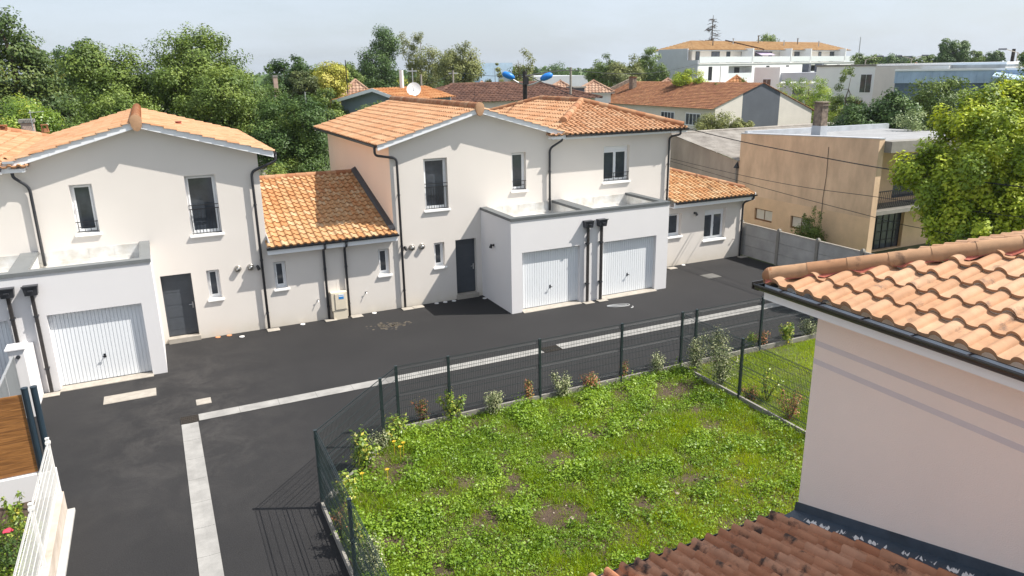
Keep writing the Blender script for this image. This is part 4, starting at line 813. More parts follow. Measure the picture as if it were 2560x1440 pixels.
# ------------------------------------------------------------------ concrete panel wall, beige building, shed
CW = thing('panel_wall', 'grey precast concrete panel wall bounding the courtyard at right', 'wall', (24.5, 20, 0))
ys = [26.05, 23.72, 21.55, 19.35, 17.1, 14.9, 12.7, 10.5]
for a, b in zip(ys[:-1], ys[1:]):
    for k in range(3):
        q = MB(); q.box(24.48, 24.53, b + .075, a - .075, .02 + k * .5, .02 + k * .5 + .488); q.build('panel', M_PANELC, CW)
    q = MB(); q.hexa([(24.46, b + .075, 1.512), (24.55, b + .075, 1.512), (24.55, a - .075, 1.512), (24.46, a - .075, 1.512), (24.47, b + .075, 1.56), (24.54, b + .075, 1.56), (24.54, a - .075, 1.56), (24.47, a - .075, 1.56)]); q.build('coping', M_SLAB, CW)
for y in ys:
    q = MB(); q.box(24.43, 24.58, y - .07, y + .07, 0, 1.60); q.hexa([(24.43, y - .07, 1.602), (24.58, y - .07, 1.602), (24.58, y + .07, 1.602), (24.43, y + .07, 1.602), (24.47, y - .02, 1.66), (24.54, y - .02, 1.66), (24.54, y + .02, 1.66), (24.47, y + .02, 1.66)]); q.build('post', M_CONC, CW)
BB = thing('beige_building', 'stained beige flat-roofed building with blind side wall and balcony', 'building', (33, 26, 0)); bx, by0, by1, bx1 = 28.0, 21.95, 30.3, 39.0
w1, w2 = at_x((1887, 518), bx), at_x((1977, 538), bx)
wh = [(w1[1] - 1.25, w1[1], .84, 1.46), (w2[1] - 1.25, w2[1], .84, 1.46)]
def wall_x(mb, y0, y1, z0, z1a, z1b, x, holes, depth):
    """wall on the plane x facing -X; the top runs from z1a at y0 to z1b at y1"""
    zs = sorted({z0, min(z1a, z1b), *[q for o in holes for q in o[2:4]]}); yy = sorted({y0, y1, *[q for o in holes for q in o[:2]]})
    for i in range(len(yy) - 1):
        for j in range(len(zs) - 1):
            cy, cz = (yy[i] + yy[i + 1]) / 2, (zs[j] + zs[j + 1]) / 2
            if any(a < cy < b and c < cz < d for a, b, c, d in holes): continue
            mb.quad((x, yy[i], zs[j]), (x, yy[i], zs[j + 1]), (x, yy[i + 1], zs[j + 1]), (x, yy[i + 1], zs[j]))
    zm = min(z1a, z1b); mb.quad((x, y0, zm), (x, y0, z1a), (x, y1, z1b), (x, y1, zm))
    for a, b, c, d in holes:
        xi = x + depth; mb.quad((x, a, c), (xi, a, c), (xi, a, d), (x, a, d)); mb.quad((x, b, c), (x, b, d), (xi, b, d), (xi, b, c)); mb.quad((x, a, d), (xi, a, d), (xi, b, d), (x, b, d)); mb.quad((x, a, c), (x, b, c), (xi, b, c), (xi, a, c))
zs_ = 2.06
w = MB(); wall_x(w, by0, by1, zs_, 5.50, 5.16, bx, [], .1); w.build('wall', M_BEIGE, BB)
w = MB(); wall_x(w, by0, by1, -.05, zs_, zs_, bx, wh, .14); w.build('wall', M_BEIGE2, BB)
w = MB(); w.quad((bx, by0, -.05), (bx + .34, by0, -.05), (bx + .34, by0, 5.48), (bx, by0, 5.5)); w.quad((bx + .34, by0, -.05), (bx + .34, by0 + 1.6, -.05), (bx + .34, by0 + 1.6, 5), (bx + .34, by0, 5.48)); w.build('wing_wall', M_BEIGE, BB); w = MB(); w.quad((bx, by1, 0), (bx, by1, 5.16), (bx1, by1, 5.16), (bx1, by1, 0)); w.build('back_wall', M_BEIGE, BB)
for a, b, c, d in wh:
    q = MB(); x = bx + .10; s = .05; q.box(x, x + .03, a, b, c, c + s * 1.6); q.box(x, x + .03, a, b, d - s, d); q.box(x, x + .03, a, a + s, c + s * 1.6, d - s); q.box(x, x + .03, b - s, b, c + s * 1.6, d - s); q.box(x, x + .03, (a + b) / 2 - .02, (a + b) / 2 + .02, c + s * 1.6, d - s); f = q.build('window', M_BROWNFRAME, BB)
    q = MB(); q.box(x + .012, x + .018, a + s, b - s, c + s * 1.6, d - s); q.build('pane', M_FROST, f)
fy = by0 + 1.5; w = MB(); wall_y(w, bx + .34, bx1, -.05, 2.25, fy, [(bx + 2.2, bx + 4.3, 0, 2.15)], .3); wall_y(w, bx + .34, bx1, 2.25, 5.0, fy, [(bx + .9, bx + 2.0, 2.45, 4.5), (bx + 3.2, bx + 5, 2.45, 4.5)], .2); w.build('wall', M_BEIGE2, BB)
q = MB(); q.box(bx + 2.2, bx + 4.3, fy + .2, fy + .24, 0, 2.15); d_ = q.build('glass_door', M_GLASS, BB); q = MB()
for k in range(6): q.box(bx + 2.2 + k * .42 - .02, bx + 2.2 + k * .42 + .02, fy + .17, fy + .198, 0, 2.15)
for k in range(6): q.box(bx + 2.2, bx + 4.3, fy + .172, fy + .196, k * .42, k * .42 + .03)
q.build('door_bars', M_BLACK, d_)
q = MB(); q.box(bx + .9, bx + 2.0, fy + .12, fy + .16, 2.45, 4.5); q.build('shutter', mat('pale_shutter', (.62, .57, .50), .7, .05), BB); q = MB(); q.box(bx + 3.2, bx + 5, fy + .12, fy + .16, 2.45, 4.5); q.build('window', M_GLASS, BB)
q = MB(); q.box(bx + .345, bx1, by0 + .1, fy - .003, 2.12, 2.30); q.build('balcony', M_CONC, BB); rl = MB()
yb = by0 + .16; rl.box(bx + .35, bx + 7, yb - .02, yb + .02, 3.14, 3.18); rl.box(bx + .35, bx + 7, yb - .015, yb + .015, 2.40, 2.43)
for k in range(52):
    x = bx + .42 + k * .125; rl.tube([(x, yb, 2.43), (x, yb - .05, 2.58), (x, yb - .04, 2.72), (x, yb + .02, 2.88), (x, yb, 3.14)], .011, 5, cap=False)
rl.build('railing', M_BLACK, BB)
rf = MB(); rf.quad((bx + .2, by0 + .3, 5.24), (bx1 - .3, by0 + .3, 5.06), (bx1 - .3, by1 - .2, 4.95), (bx + .2, by1 - .2, 5.0)); rf.build('roof', M_FLATROOF, BB)
rf = MB(); rf.hexa([(bx + .345, by0 - .35, 4.92), (bx1, by0 - .35, 4.72), (bx1, by0 + .3, 4.72), (bx + .345, by0 + .3, 4.92), (bx + .345, by0 - .35, 5.40), (bx1, by0 - .35, 5.20), (bx1, by0 + .3, 5.20), (bx + .345, by0 + .3, 5.40)]); rf.build('fascia', M_CONC, BB)
rf = MB(); rf.hexa([(bx + .01, by0 + .3, 5.0), (bx + .22, by0 + .3, 5.0), (bx + .22, by1, 4.9), (bx + .01, by1, 4.9), (bx + .01, by0 + .3, 5.50), (bx + .22, by0 + .3, 5.50), (bx + .22, by1, 5.19), (bx + .01, by1, 5.19)]); rf.hexa([(bx + .22, by1 - .22, 4.9), (bx1, by1 - .22, 4.9), (bx1, by1, 4.9), (bx + .22, by1, 4.9), (bx + .22, by1 - .22, 5.30), (bx1, by1 - .22, 5.22), (bx1, by1, 5.22), (bx + .22, by1, 5.30)]); rf.build('parapet', M_ZINC, BB)
rf = MB(); rf.hexa([(bx - .02, by0 - .02, 5.50), (bx + .36, by0 - .02, 5.50), (bx + .36, by1, 5.17), (bx - .02, by1, 5.17), (bx - .02, by0 - .02, 5.54), (bx + .36, by0 - .02, 5.54), (bx + .36, by1, 5.21), (bx - .02, by1, 5.21)]); rf.build('coping', M_ZINC, BB)
g = ground_at((2047, 336), 5.1); q = MB(); cx, cy = g[0], g[1]; q.box(cx - .24, cx + .24, cy - .3, cy + .3, 5.0, 5.55); q.build('chimney_base', M_ZINC, BB); q = MB(); q.hexa([(cx - .22, cy - .28, 5.55), (cx + .22, cy - .28, 5.55), (cx + .22, cy + .28, 5.55), (cx - .22, cy + .28, 5.55), (cx - .2, cy - .26, 6.55), (cx + .2, cy - .26, 6.55), (cx + .2, cy + .26, 6.55), (cx - .2, cy + .26, 6.55)]); c_ = q.build('chimney', M_CHIMNEY, BB)
q = MB(); q.box(cx - .26, cx + .26, cy - .32, cy + .32, 6.56, 6.62); q.box(cx - .2, cx + .2, cy - .25, cy + .25, 6.62, 6.70); q.box(cx - .26, cx + .26, cy - .32, cy + .32, 6.70, 6.76); q.build('chimney_cap', M_CHIMNEY, c_)
q = MB(); g = at_x((2072, 372), bx); q.tube([(bx - .02, g[1], 4.95), (bx - .03, g[1] - .05, 3.6), (bx - .02, g[1] + .03, 2.6), (bx - .03, g[1], 1.5), (bx - .03, g[1] + .12, 1.45)], .012, 5); q.build('hanging_cable', M_CABLE, BB)
SH = thing('shed', 'grey rendered shed with weathered corrugated sheet roof behind the beige building', 'shed', (38, 34, 0)); w = MB(); sy0, sy1, sy2, sz0, sz1 = 30.32, 36.2, 42, 3.72, 4.72
w.add([(28, sy0, -.05), (28, sy0, sz0), (28, sy1, sz1), (28, sy2, sz0), (28, sy2, -.05)], [(0, 1, 2, 3, 4)]); w.quad((28, sy0, 0), (48, sy0, 0), (48, sy0, sz0), (28, sy0, sz0)); w.quad((48, sy0, -.05), (48, sy2, -.05), (48, sy2, sz0), (48, sy1, sz1), (48, sy0, sz0)); w.build('wall', M_SHEDWALL, SH)
def corrugated(name, O, e, s, L, Wd, m, parent, wave=.18, amp=.03):
    O, e, s = np.array(O, float), np.array(e, float), np.array(s, float); s /= np.linalg.norm(s); n = np.cross(e, s); n = n if n[2] > 0 else -n
    k = int(L / wave * 4); u = np.linspace(0, L, k); h = np.sin(u / wave * 2 * np.pi) * amp; rows = np.linspace(0, Wd, 5); V = []; T = []; Q = []
    rng = np.random.default_rng(5)
    for i, v in enumerate(rows): V.append(O + u[:, None] * e + v * s + (h + .02 * (i % 2))[:, None] * n)
    for i in range(4):
        j = np.arange(k - 1); a = i * k + j; Q.append(np.stack([a, a + 1, a + k + 1, a + k], 1)); T.append(rng.random(k - 1))
    return np_obj(name, np.concatenate(V), np.concatenate(Q), np.concatenate(T), m, parent)
corrugated('roof', (27.9, sy0 - .1, sz0 + .03), (1, 0, 0), (0, sy1 - sy0, sz1 - sz0), 20.2, 6.1, M_FIBRE, SH); corrugated('roof', (27.9, sy2 + .1, sz0 + .03), (1, 0, 0), (0, sy1 - sy2, sz1 - sz0), 20.2, 6.1, M_FIBRE, SH)
q = MB(); q.tube([(27.9, sy1, sz1 + .04), (48.1, sy1, sz1 + .04)], .11, 8); q.build('ridge_cap', M_FIBRE, SH)
g = at_x((1842, 415), 27.94); q = MB(); q.add([(27.97, g[1], g[2] + .25), (27.82, g[1] - .13, g[2] - .1), (27.82, g[1] + .13, g[2] - .1), (27.97, g[1] - .15, g[2] - .1), (27.97, g[1] + .15, g[2] - .1)], [(0, 1, 2), (0, 3, 1), (0, 2, 4), (1, 3, 4, 2)]); q.build('rain_hopper', M_BLACK, SH); q = MB(); q.tube([(27.93, g[1], g[2] - .1), (27.93, g[1], .1)], .045, 8); q.build('downpipe', M_CONC, SH)

# ------------------------------------------------------------------ foliage
def leaf_cloud(P, Nn, size, tint, aspect=.62, rng=RNG):
    """one small folded quad per leaf"""
    n = len(P); a = rng.normal(size=(n, 3)); Nn = Nn / np.maximum(1e-6, np.linalg.norm(Nn, axis=1))[:, None]
    u = np.cross(Nn, a); u /= np.maximum(1e-6, np.linalg.norm(u, axis=1))[:, None]; w = np.cross(Nn, u); s = size[:, None]
    V = np.stack([P - u * s * .5, P + w * s * .5 * aspect - Nn * s * .08, P + u * s * .5, P - w * s * .5 * aspect - Nn * s * .08], 1).reshape(-1, 3)
    return V, np.arange(n * 4).reshape(n, 4), tint
def crown_points(ells, n, clumps, crad, rng, shell=.45, flat=.8):
    """leaf positions gathered in clumps spread over the volume of some ellipsoids (cx,cy,cz,rx,ry,rz)"""
    vol = np.array([e[3] * e[4] * e[5] for e in ells]); vol = vol ** .62; pr = vol / vol.sum(); k = rng.choice(len(ells), clumps, p=pr); E = np.array(ells)[k]
    d = rng.normal(size=(clumps, 3)); d /= np.linalg.norm(d, axis=1)[:, None]; rad = shell + (1 - shell) * rng.random(clumps) ** .6
    rad *= rng.uniform(.86, 1.1, clumps); C0 = E[:, :3] + d * E[:, 3:] * rad[:, None]; cs = crad * rng.uniform(.6, 1.35, clumps); ct = rng.random(clumps)
    w = cs ** 2; ci = rng.choice(clumps, n, p=w / w.sum()); g = rng.normal(size=(n, 3)); g /= np.linalg.norm(g, axis=1)[:, None]; rr = rng.random(n) ** .45
    off = g * rr[:, None] * cs[ci][:, None] * np.array([1, 1, flat]); P = C0[ci] + off; out = d[ci] * .5 + g * .55 + np.array([0, 0, .45]) + rng.normal(size=(n, 3)) * .45
    return P, out, ct[ci], C0, d
def trunk_mesh(base, top, r, branches, rng, parent, m, name='trunk'):
    t = MB(); b, tp = np.array(base, float), np.array(top, float); k = 6; pts = [b + (tp - b) * i / k + np.array([*rng.normal(0, r * .5, 2), 0]) * (i > 0) for i in range(k + 1)]
    t.tube(pts, [r * (1 - .75 * i / k) for i in range(k + 1)], 8)
    for c in branches:
        i = rng.integers(2, k); p0 = pts[i]; mid = (p0 + c) / 2 + np.array([0, 0, -.1 * np.linalg.norm(c - p0)]); t.tube([p0, mid, c], [r * .42, r * .25, r * .07], 6)
    return t.build(name, m, parent, smooth=True)
GREEN = leaf_mat('leaf_green', [(0, (.055, .096, .016)), (.5, (.120, .180, .030)), (1, (.235, .300, .058))])
GREEN_DARK = leaf_mat('leaf_dark', [(0, (.026, .058, .013)), (.5, (.060, .115, .024)), (1, (.125, .195, .040))])
GREEN_FRESH = leaf_mat('leaf_fresh', [(0, (.085, .145, .010)), (.4, (.22, .305, .016)), (.75, (.40, .47, .03)), (1, (.58, .60, .08))], .2)
GREEN_YELLOW = leaf_mat('leaf_yellow', [(0, (.20, .22, .025)), (.45, (.40, .39, .055)), (1, (.62, .55, .16))])
GREEN_OLIVE = leaf_mat('leaf_olive', [(0, (0.0939, 0.116, 0.0324)), (.5, (0.179, 0.198, 0.0567)), (1, (0.313, 0.319, 0.101))])
GREEN_BLUE = leaf_mat('leaf_bluish', [(0, (0.07, 0.112, 0.077)), (.5, (0.119, 0.175, 0.119)), (1, (0.196, 0.252, 0.175))])
CONIFER = leaf_mat('needles', [(0, (0.0365, 0.0688, 0.0186)), (.5, (0.0791, 0.126, 0.031)), (.88, (0.159, 0.196, 0.0433)), (1, (0.365, 0.138, 0.0387))], .2)
PALE = leaf_mat('leaf_pale', [(0, (0.12, 0.168, 0.06)), (.5, (0.216, 0.276, 0.102)), (1, (0.408, 0.456, 0.24))])
VARIEG = leaf_mat('leaf_variegated', [(0, (.055, .085, .022)), (.4, (.12, .17, .05)), (.6, (.38, .40, .20)), (1, (.62, .62, .38))])
RED = leaf_mat('leaf_red', [(0, (.11, .16, .03)), (.45, (.20, .19, .05)), (.65, (.38, .13, .06)), (1, (.52, .22, .12))])
LAUREL = leaf_mat('leaf_laurel', [(0, (0.0945, 0.162, 0.0262)), (.5, (0.206, 0.308, 0.0511)), (.85, (0.378, 0.454, 0.0875)), (1, (0.773, 0.648, 0.131))], .35, .35)
def tree(name, label, cat, ells, base, n, leaf, m, clumps, crad, seed, r=.18, group=None, shell=.45, flat=.8, droop=0., bark=None, spread=.35):
    rng = np.random.default_rng(seed); t = thing(name, label, cat, base, group); P, out, ct, C0, d = crown_points(ells, n, clumps, crad, rng, shell, flat)
    if droop: out = out + np.array([0, 0, droop])
    V, Q, T = leaf_cloud(P, out, leaf * rng.uniform(.6, 1.35, n), np.clip(ct * .62 + rng.random(n) * spread, 0, 1), rng=rng); np_obj('crown', V, Q, T, m, t)
    top = max(e[2] for e in ells); c = ells[0]; pick = C0[rng.choice(len(C0), min(10, len(C0)), replace=False)]
    trunk_mesh(base, (c[0], c[1], top), r, list(pick), rng, t, bark or M_BARK); return t
def tree_px(name, label, x0, x1, ytop, D, zbot, n, leaf, m, seed, lobes=5, ybot=None, clumps=None, crad=None, group=None, cat='tree', shape='round', r=None, dz=0., **kw):
    """a tree standing D metres away whose crown spans the given pixels"""
    rng = np.random.default_rng(seed + 900); xm = (x0 + x1) / 2; a, b, c = at_d((x0, 190), D), at_d((x1, 190), D), at_d((xm, ytop), D); R_ = np.linalg.norm((b - a)[:2]) / 2 * 1.1; zt = c[2]; ctr = np.array([c[0], c[1]])
    if shape == 'round': zbot = max(zbot, zt - 2.5 * R_)
    h = zt - zbot; el = []
    if shape == 'round':
        el.append((ctr[0], ctr[1], zbot + h * .48, R_ * .86, R_ * .86, h * .50))
        for i in range(lobes):
            an = 2 * math.pi * (i + rng.random() * .7) / lobes; q = rng.uniform(.42, .62); rr = R_ * rng.uniform(.38, .54); zz = zbot + h * rng.uniform(.30, .80); el.append((ctr[0] + math.cos(an) * R_ * q, ctr[1] + math.sin(an) * R_ * q, zz, rr, rr, min(h * .3, rr * 1.1)))
    elif shape == 'cone':
        k = 7
        for i in range(k): f = i / (k - 1); rr = R_ * (1 - f) ** .75 + R_ * .10; el.append((ctr[0] + rng.normal(0, R_ * .05), ctr[1] + rng.normal(0, R_ * .05), zbot + h * (.08 + .84 * f), rr, rr, h / k * .75))
    elif shape == 'column':
        k = 5
        for i in range(k): f = i / (k - 1); rr = R_ * (.55 + .45 * math.sin(math.pi * min(1, f * .9 + .15))); el.append((ctr[0] + rng.normal(0, R_ * .22), ctr[1] + rng.normal(0, R_ * .22), zbot + h * (.1 + .8 * f), rr, rr, h / k * .8))
    elif shape == 'bush': el.append((ctr[0], ctr[1], zbot + h * .45, R_, R_ * .8, h * .55))
    cl = clumps or int(22 + 7 * R_ * 2); return tree(name, label, cat, el, (ctr[0], ctr[1], -.05), int(n * 1.35), leaf * 1.05, m, cl, crad or R_ * .30, seed, r or max(.08, R_ * .05), group, **kw)
TG = 'trees behind the houses'
# left block behind the terrace
tree_px('conifer', 'tall dark conifer with brown patches at the far left edge', -230, 255, 24, 58, 1.5, 46000, .20, CONIFER, 1, shape='cone', clumps=420, crad=.95, group=TG, flat=.6)
tree_px('broadleaf_tree', 'distant round tree just right of the tall conifer', 95, 235, 92, 84, 2, 8000, .22, GREEN_DARK, 2, group=TG)
tree_px('cedar', 'bluish flat-topped cedar far behind the pointed tree', 165, 235, 92, 100, 4, 4500, .2, GREEN_BLUE, 3, group=TG, flat=.3)
tree_px('broadleaf_tree', 'pointed bushy tree behind the left house roof', 158, 372, 100, 47, 1.5, 26000, .125, GREEN, 4, lobes=7, group=TG, clumps=190, crad=.60)
tree_px('pointed_tree_top', 'slim leading shoot rising above the pointed bushy tree', 248, 318, 52, 48, 5, 4200, .12, GREEN, 44, shape='cone', clumps=70, crad=.34, group=TG) if False else None
tree_px('broadleaf_tree', 'large spreading oak rising tallest behind the left house', 345, 648, 50, 46, 2.2, 52000, .125, GREEN, 5, lobes=9, group=TG, clumps=330, crad=.64)
tree_px('broadleaf_tree', 'lower oak between the tall oak and the left house ridge', 390, 640, 170, 43, 1.0, 24000, .12, GREEN, 6, lobes=7, group=TG, clumps=180, crad=.55)
tree_px('broadleaf_tree', 'yellowish green tree behind the far left roof and chimney', -60, 150, 215, 45, .6, 14000, .12, LAUREL, 7, lobes=6, group=TG, clumps=130, crad=.5)
tree_px('broadleaf_tree', 'low green tree behind the left slope of the left house', 120, 380, 215, 42, .6, 20000, .115, GREEN, 8, lobes=7, group=TG, clumps=160, crad=.52)
tree_px('broadleaf_tree', 'dark dense tree filling the gap behind the low annex', 612, 825, 222, 40, .3, 34000, .105, GREEN_DARK, 9, lobes=9, group=TG, clumps=230, crad=.50)
tree_px('shrub', 'small lighter shrub behind the annex ridge by the chimney stub', 645, 760, 395, 35.5, .2, 7000, .09, GREEN, 10, shape='bush', clumps=50, crad=.4, cat='shrub')
tree_px('broadleaf_tree', 'dark upright tree left of the yellow tree', 645, 765, 128, 72, 1, 9000, .18, GREEN_DARK, 11, group=TG)
tree_px('broadleaf_tree', 'mid green tree behind the yellow tree', 730, 850, 134, 82, 2, 8000, .2, GREEN, 12, group=TG)
tree_px('yellow_tree', 'bright yellow-green tree left of the blue gabled cottage', 762, 862, 150, 64, 1, 14000, .15, GREEN_YELLOW, 13, lobes=6, group=TG, clumps=130, crad=.62)
tree_px('magnolia', 'dark tree with pale blossoms in front of the yellow tree', 712, 800, 165, 60, .5, 9000, .14, mat and leaf_mat('leaf_blossom', [(0, (.03, .05, .012)), (.6, (.075, .10, .025)), (.93, (.13, .15, .04)), (.97, (.7, .62, .48)), (1, (.8, .72, .6))]), 14, group=TG)
tree_px('broadleaf_tree', 'low tree under the yellow tree beside the blue cottage', 770, 860, 225, 56, .2, 6000, .13, GREEN, 15, group=TG)
tree_px('vine', 'leafy creeper in front of the blue gabled cottage', 868, 985, 248, 47, 3.0, 5200, .11, GREEN, 16, shape='bush', clumps=60, crad=.4, cat='creeper')
tree_px('broadleaf_tree', 'light green tree above the white hip roofed cottage', 828, 905, 148, 100, 3, 5200, .22, GREEN, 17, group=TG)
tree_px('broadleaf_tree', 'mid green tree hiding the foot of the slim brick chimney', 628, 745, 212, 55, .3, 11000, .13, GREEN, 155, lobes=7, group=TG)
tree_px('poplar', 'dense poplar left of the loose see-through poplar', 895, 1005, 86, 112, 2, 26000, .22, GREEN_DARK, 18, shape='column', clumps=230, crad=1.05, group=TG)
tree_px('poplar', 'loose see-through poplar with gaps of sky', 990, 1090, 78, 116, 2, 15000, .2, GREEN_OLIVE, 19, shape='column', clumps=150, crad=.85, group=TG)
tree_px('broadleaf_tree', 'olive green rounded tree right of the poplars', 1088, 1202, 100, 110, 2, 14000, .24, GREEN_OLIVE, 20, lobes=7, group=TG, clumps=120, crad=.95)
tree_px('shrub', 'yellow rounded bush behind the satellite dish', 975, 1052, 202, 86, 1.5, 3500, .17, GREEN_YELLOW, 21, shape='bush', cat='shrub')
tree_px('birch', 'slim birch left of the street lamp pole', 1215, 1262, 153, 90, 2, 3500, .18, GREEN_OLIVE, 22, shape='column', group=TG)
tree_px('birch', 'gappy birch right behind the street lamp pole', 1276, 1346, 132, 95, 2, 6000, .19, GREEN_OLIVE, 23, shape='column', clumps=60, crad=.75, group=TG)
tree_px('broadleaf_tree', 'small far tree on the skyline right of the birch', 1352, 1420, 156, 240, 2, 2500, .4, GREEN_DARK, 24, group=TG)
tree_px('broadleaf_tree', 'yellowish tree at the left of the dark clump before the apartments', 1472, 1545, 132, 132, 2, 6500, .26, GREEN, 25, group=TG)
tree_px('broadleaf_tree', 'broad dark tree in the middle of the clump before the apartments', 1520, 1612, 127, 130, 2, 10000, .26, GREEN_OLIVE, 26, lobes=7, group=TG)
tree_px('broadleaf_tree', 'fresh green tree against the apartment block side wall', 1590, 1668, 117, 138, 2, 8000, .26, GREEN, 27, group=TG)
tree_px('broadleaf_tree', 'rounded tree top showing above the apartment roof', 1882, 1956, 86, 215, 8, 3500, .4, GREEN, 28, group=TG)
tree_px('broadleaf_tree', 'light green tree in front of the apartment block base', 1690, 1772, 164, 92, 1, 6500, .18, GREEN_FRESH, 29, group=TG)
for i, (a, b, yt) in enumerate([(1775, 1830, 196), (1835, 1900, 194)]):
    tree_px('shrub', ['low green shrub left of the small pyramid roof', 'low green shrub right under the small pyramid roof'][i], a, b, yt, 88, 1.5, 2600, .16, GREEN, 30 + i, shape='bush', cat='shrub')
tree_px('olive_tree', 'grey-green olive tree before the dark gabled building', 1728, 1835, 270, 53, .8, 9500, .10, GREEN_OLIVE, 33, lobes=6, clumps=90, crad=.5, group=TG)
tree_px('olive_tree', 'smaller grey-green olive right of the larger one', 1825, 1885, 285, 53, .8, 4200, .10, GREEN_OLIVE, 34, group=TG)
tree_px('broadleaf_tree', 'yellow-green tree behind the flat roof chimney', 1925, 2115, 190, 97, .5, 15000, .15, LAUREL, 35, lobes=7, group=TG, clumps=110, crad=.75)
tree_px('broadleaf_tree', 'upright loose tree before the white terrace building', 2075, 2155, 178, 93, .5, 7000, .15, GREEN, 36, shape='column', group=TG)
tree_px('broadleaf_tree', 'dark rounded tree with broad leaves right of the chimney', 2098, 2302, 212, 52, .5, 22000, .17, GREEN_DARK, 37, lobes=8, group=TG, clumps=150, crad=.62)
tree_px('shrub', 'pale flowering shrub at the edge of the flat roof', 2232, 2345, 268, 47, 1.0, 7000, .11, PALE, 38, shape='bush', cat='shrub', clumps=60, crad=.5)
tree_px('broadleaf_tree', 'mid green tree before the blue-grey hall', 2288, 2425, 188, 58, .5, 14000, .14, GREEN, 39, lobes=7, group=TG, clumps=120, crad=.6)
tree_px('broadleaf_tree', 'tree at the right edge above the bright tree', 2470, 2640, 165, 60, 1, 13000, .15, GREEN, 40, lobes=7, group=TG, clumps=110, crad=.7)
tree_px('conifer', 'dark conifer cut off by the right edge on the skyline', 2535, 2620, 82, 85, 2, 5000, .18, CONIFER, 41, shape='cone', group=TG)
tree_px('pine', 'dense round pine standing out on the right skyline', 2352, 2428, 90, 168, 2, 9000, .3, GREEN_DARK, 42, lobes=6, group=TG)
for i, (a, b, yt, lb) in enumerate([(2138, 2200, 130, 'skyline tree right after the apartment block'), (2195, 2270, 128, 'broad skyline tree left of the twin street lamp'), (2265, 2330, 138, 'skyline tree behind the twin street lamp'), (2318, 2362, 134, 'small skyline tree left of the pine'), (2415, 2465, 128, 'skyline tree right beside the pine'), (2458, 2515, 122, 'pointed skyline tree left of the leaning pole')]):
    tree_px('broadleaf_tree', lb, a, b, yt, 172 + 7 * i, 2, 4200, .34, [GREEN, GREEN_DARK][i % 2], 50 + i, group=TG)
# the big bright tree by the beige building: drooping sprays of compound leaves
bt = at_d((2430, 400), 31.); bx_, by_ = bt[0], bt[1]; els = []
for px, py, dd, rr, rz in ((2455, 345, 31, 1.7, 1.6), (2500, 430, 30, 2.2, 2.1), (2400, 440, 30, 1.75, 1.6), (2340, 470, 29.5, 1.1, 1.25), (2470, 545, 29, 1.9, 1.5), (2375, 545, 29, 1.2, .95), (2590, 330, 32, 2.0, 1.9), (2600, 480, 30, 2.4, 2.4), (2293, 425, 29.5, .55, .5), (2530, 285, 32, 1.1, 1.0), (2400, 310, 31.5, .75, .8), (2450, 268, 31.5, .55, .7)):
    p = at_d((px, py), dd); els.append((*p, rr, rr, rz))
tree('box_elder', 'big bright yellow-green tree hiding the beige building front', 'tree', els, (bx_, by_, 0), 100000, .135, GREEN_FRESH, 420, .40, 60, .22, shell=.15, flat=1.25, droop=.25)
# ground cover seen as one mass far off: a band of woods along the horizon
rng = np.random.default_rng(77); n = 60000; ang = rng.uniform(R(-20), R(100), n); dist = rng.uniform(260, 900, n); cl = np.floor(ang * 60) + np.floor(dist / 90) * 1000
hgt = 3 + 7 * (np.sin(cl * 12.9898) * 43758.5453 % 1) ** 1.3; P = np.stack([np.cos(ang) * dist, np.sin(ang) * dist, rng.random(n) ** .7 * hgt], 1); V, Q, T = leaf_cloud(P, rng.normal(size=(n, 3)) + np.array([0, 0, .6]), rng.uniform(1.2, 3.0, n), (cl * .37) % 1 * .6 + rng.random(n) * .4, .9, rng)
o = np_obj('distant_woods', V, Q, T, GREEN_DARK); o['kind'] = 'stuff'; o['label'] = 'band of distant woods along the horizon'; o['category'] = 'woods'
# dead conifer on the skyline
DT = at_d((1779, 100), 186); t = thing('dead_tree', 'bare dead conifer with drooping branches above the apartment roof', 'tree', (DT[0], DT[1], 0)); zt = at_d((1779, 38), 186)[2]; q = MB(); q.tube([(DT[0], DT[1], 0), (DT[0], DT[1], zt * .5), (DT[0] + .1, DT[1], zt)], [.36, .26, .05], 7); q.build('trunk', M_DEADWOOD, t)
rs = random.Random(5); q = MB()
for i in range(90):
    f = rs.uniform(.50, .97); z = zt * f; L = 6.0 * (1 - f) ** .55 * rs.uniform(.5, 1.05) + .25; a = rs.uniform(0, 6.28); dx, dy = math.cos(a), math.sin(a); p = Vector((DT[0], DT[1], z)); p1 = p + Vector((dx * L * .55, dy * L * .55, -.04 * L)); p2 = p + Vector((dx * L, dy * L, rs.uniform(-.40, .06) * L)); q.tube([p, p1, p2], [.075, .055, .03], 4)
    for k in range(3):
        b_ = p + (p1 - p) * rs.uniform(.5, 1.); e_ = b_ + Vector((dx * .5 + rs.uniform(-.5, .5), dy * .5 + rs.uniform(-.5, .5), rs.uniform(-.6, .05))); q.tube([b_, e_], [.035, .02], 3)
q.build('branches', M_DEADWOOD, t)

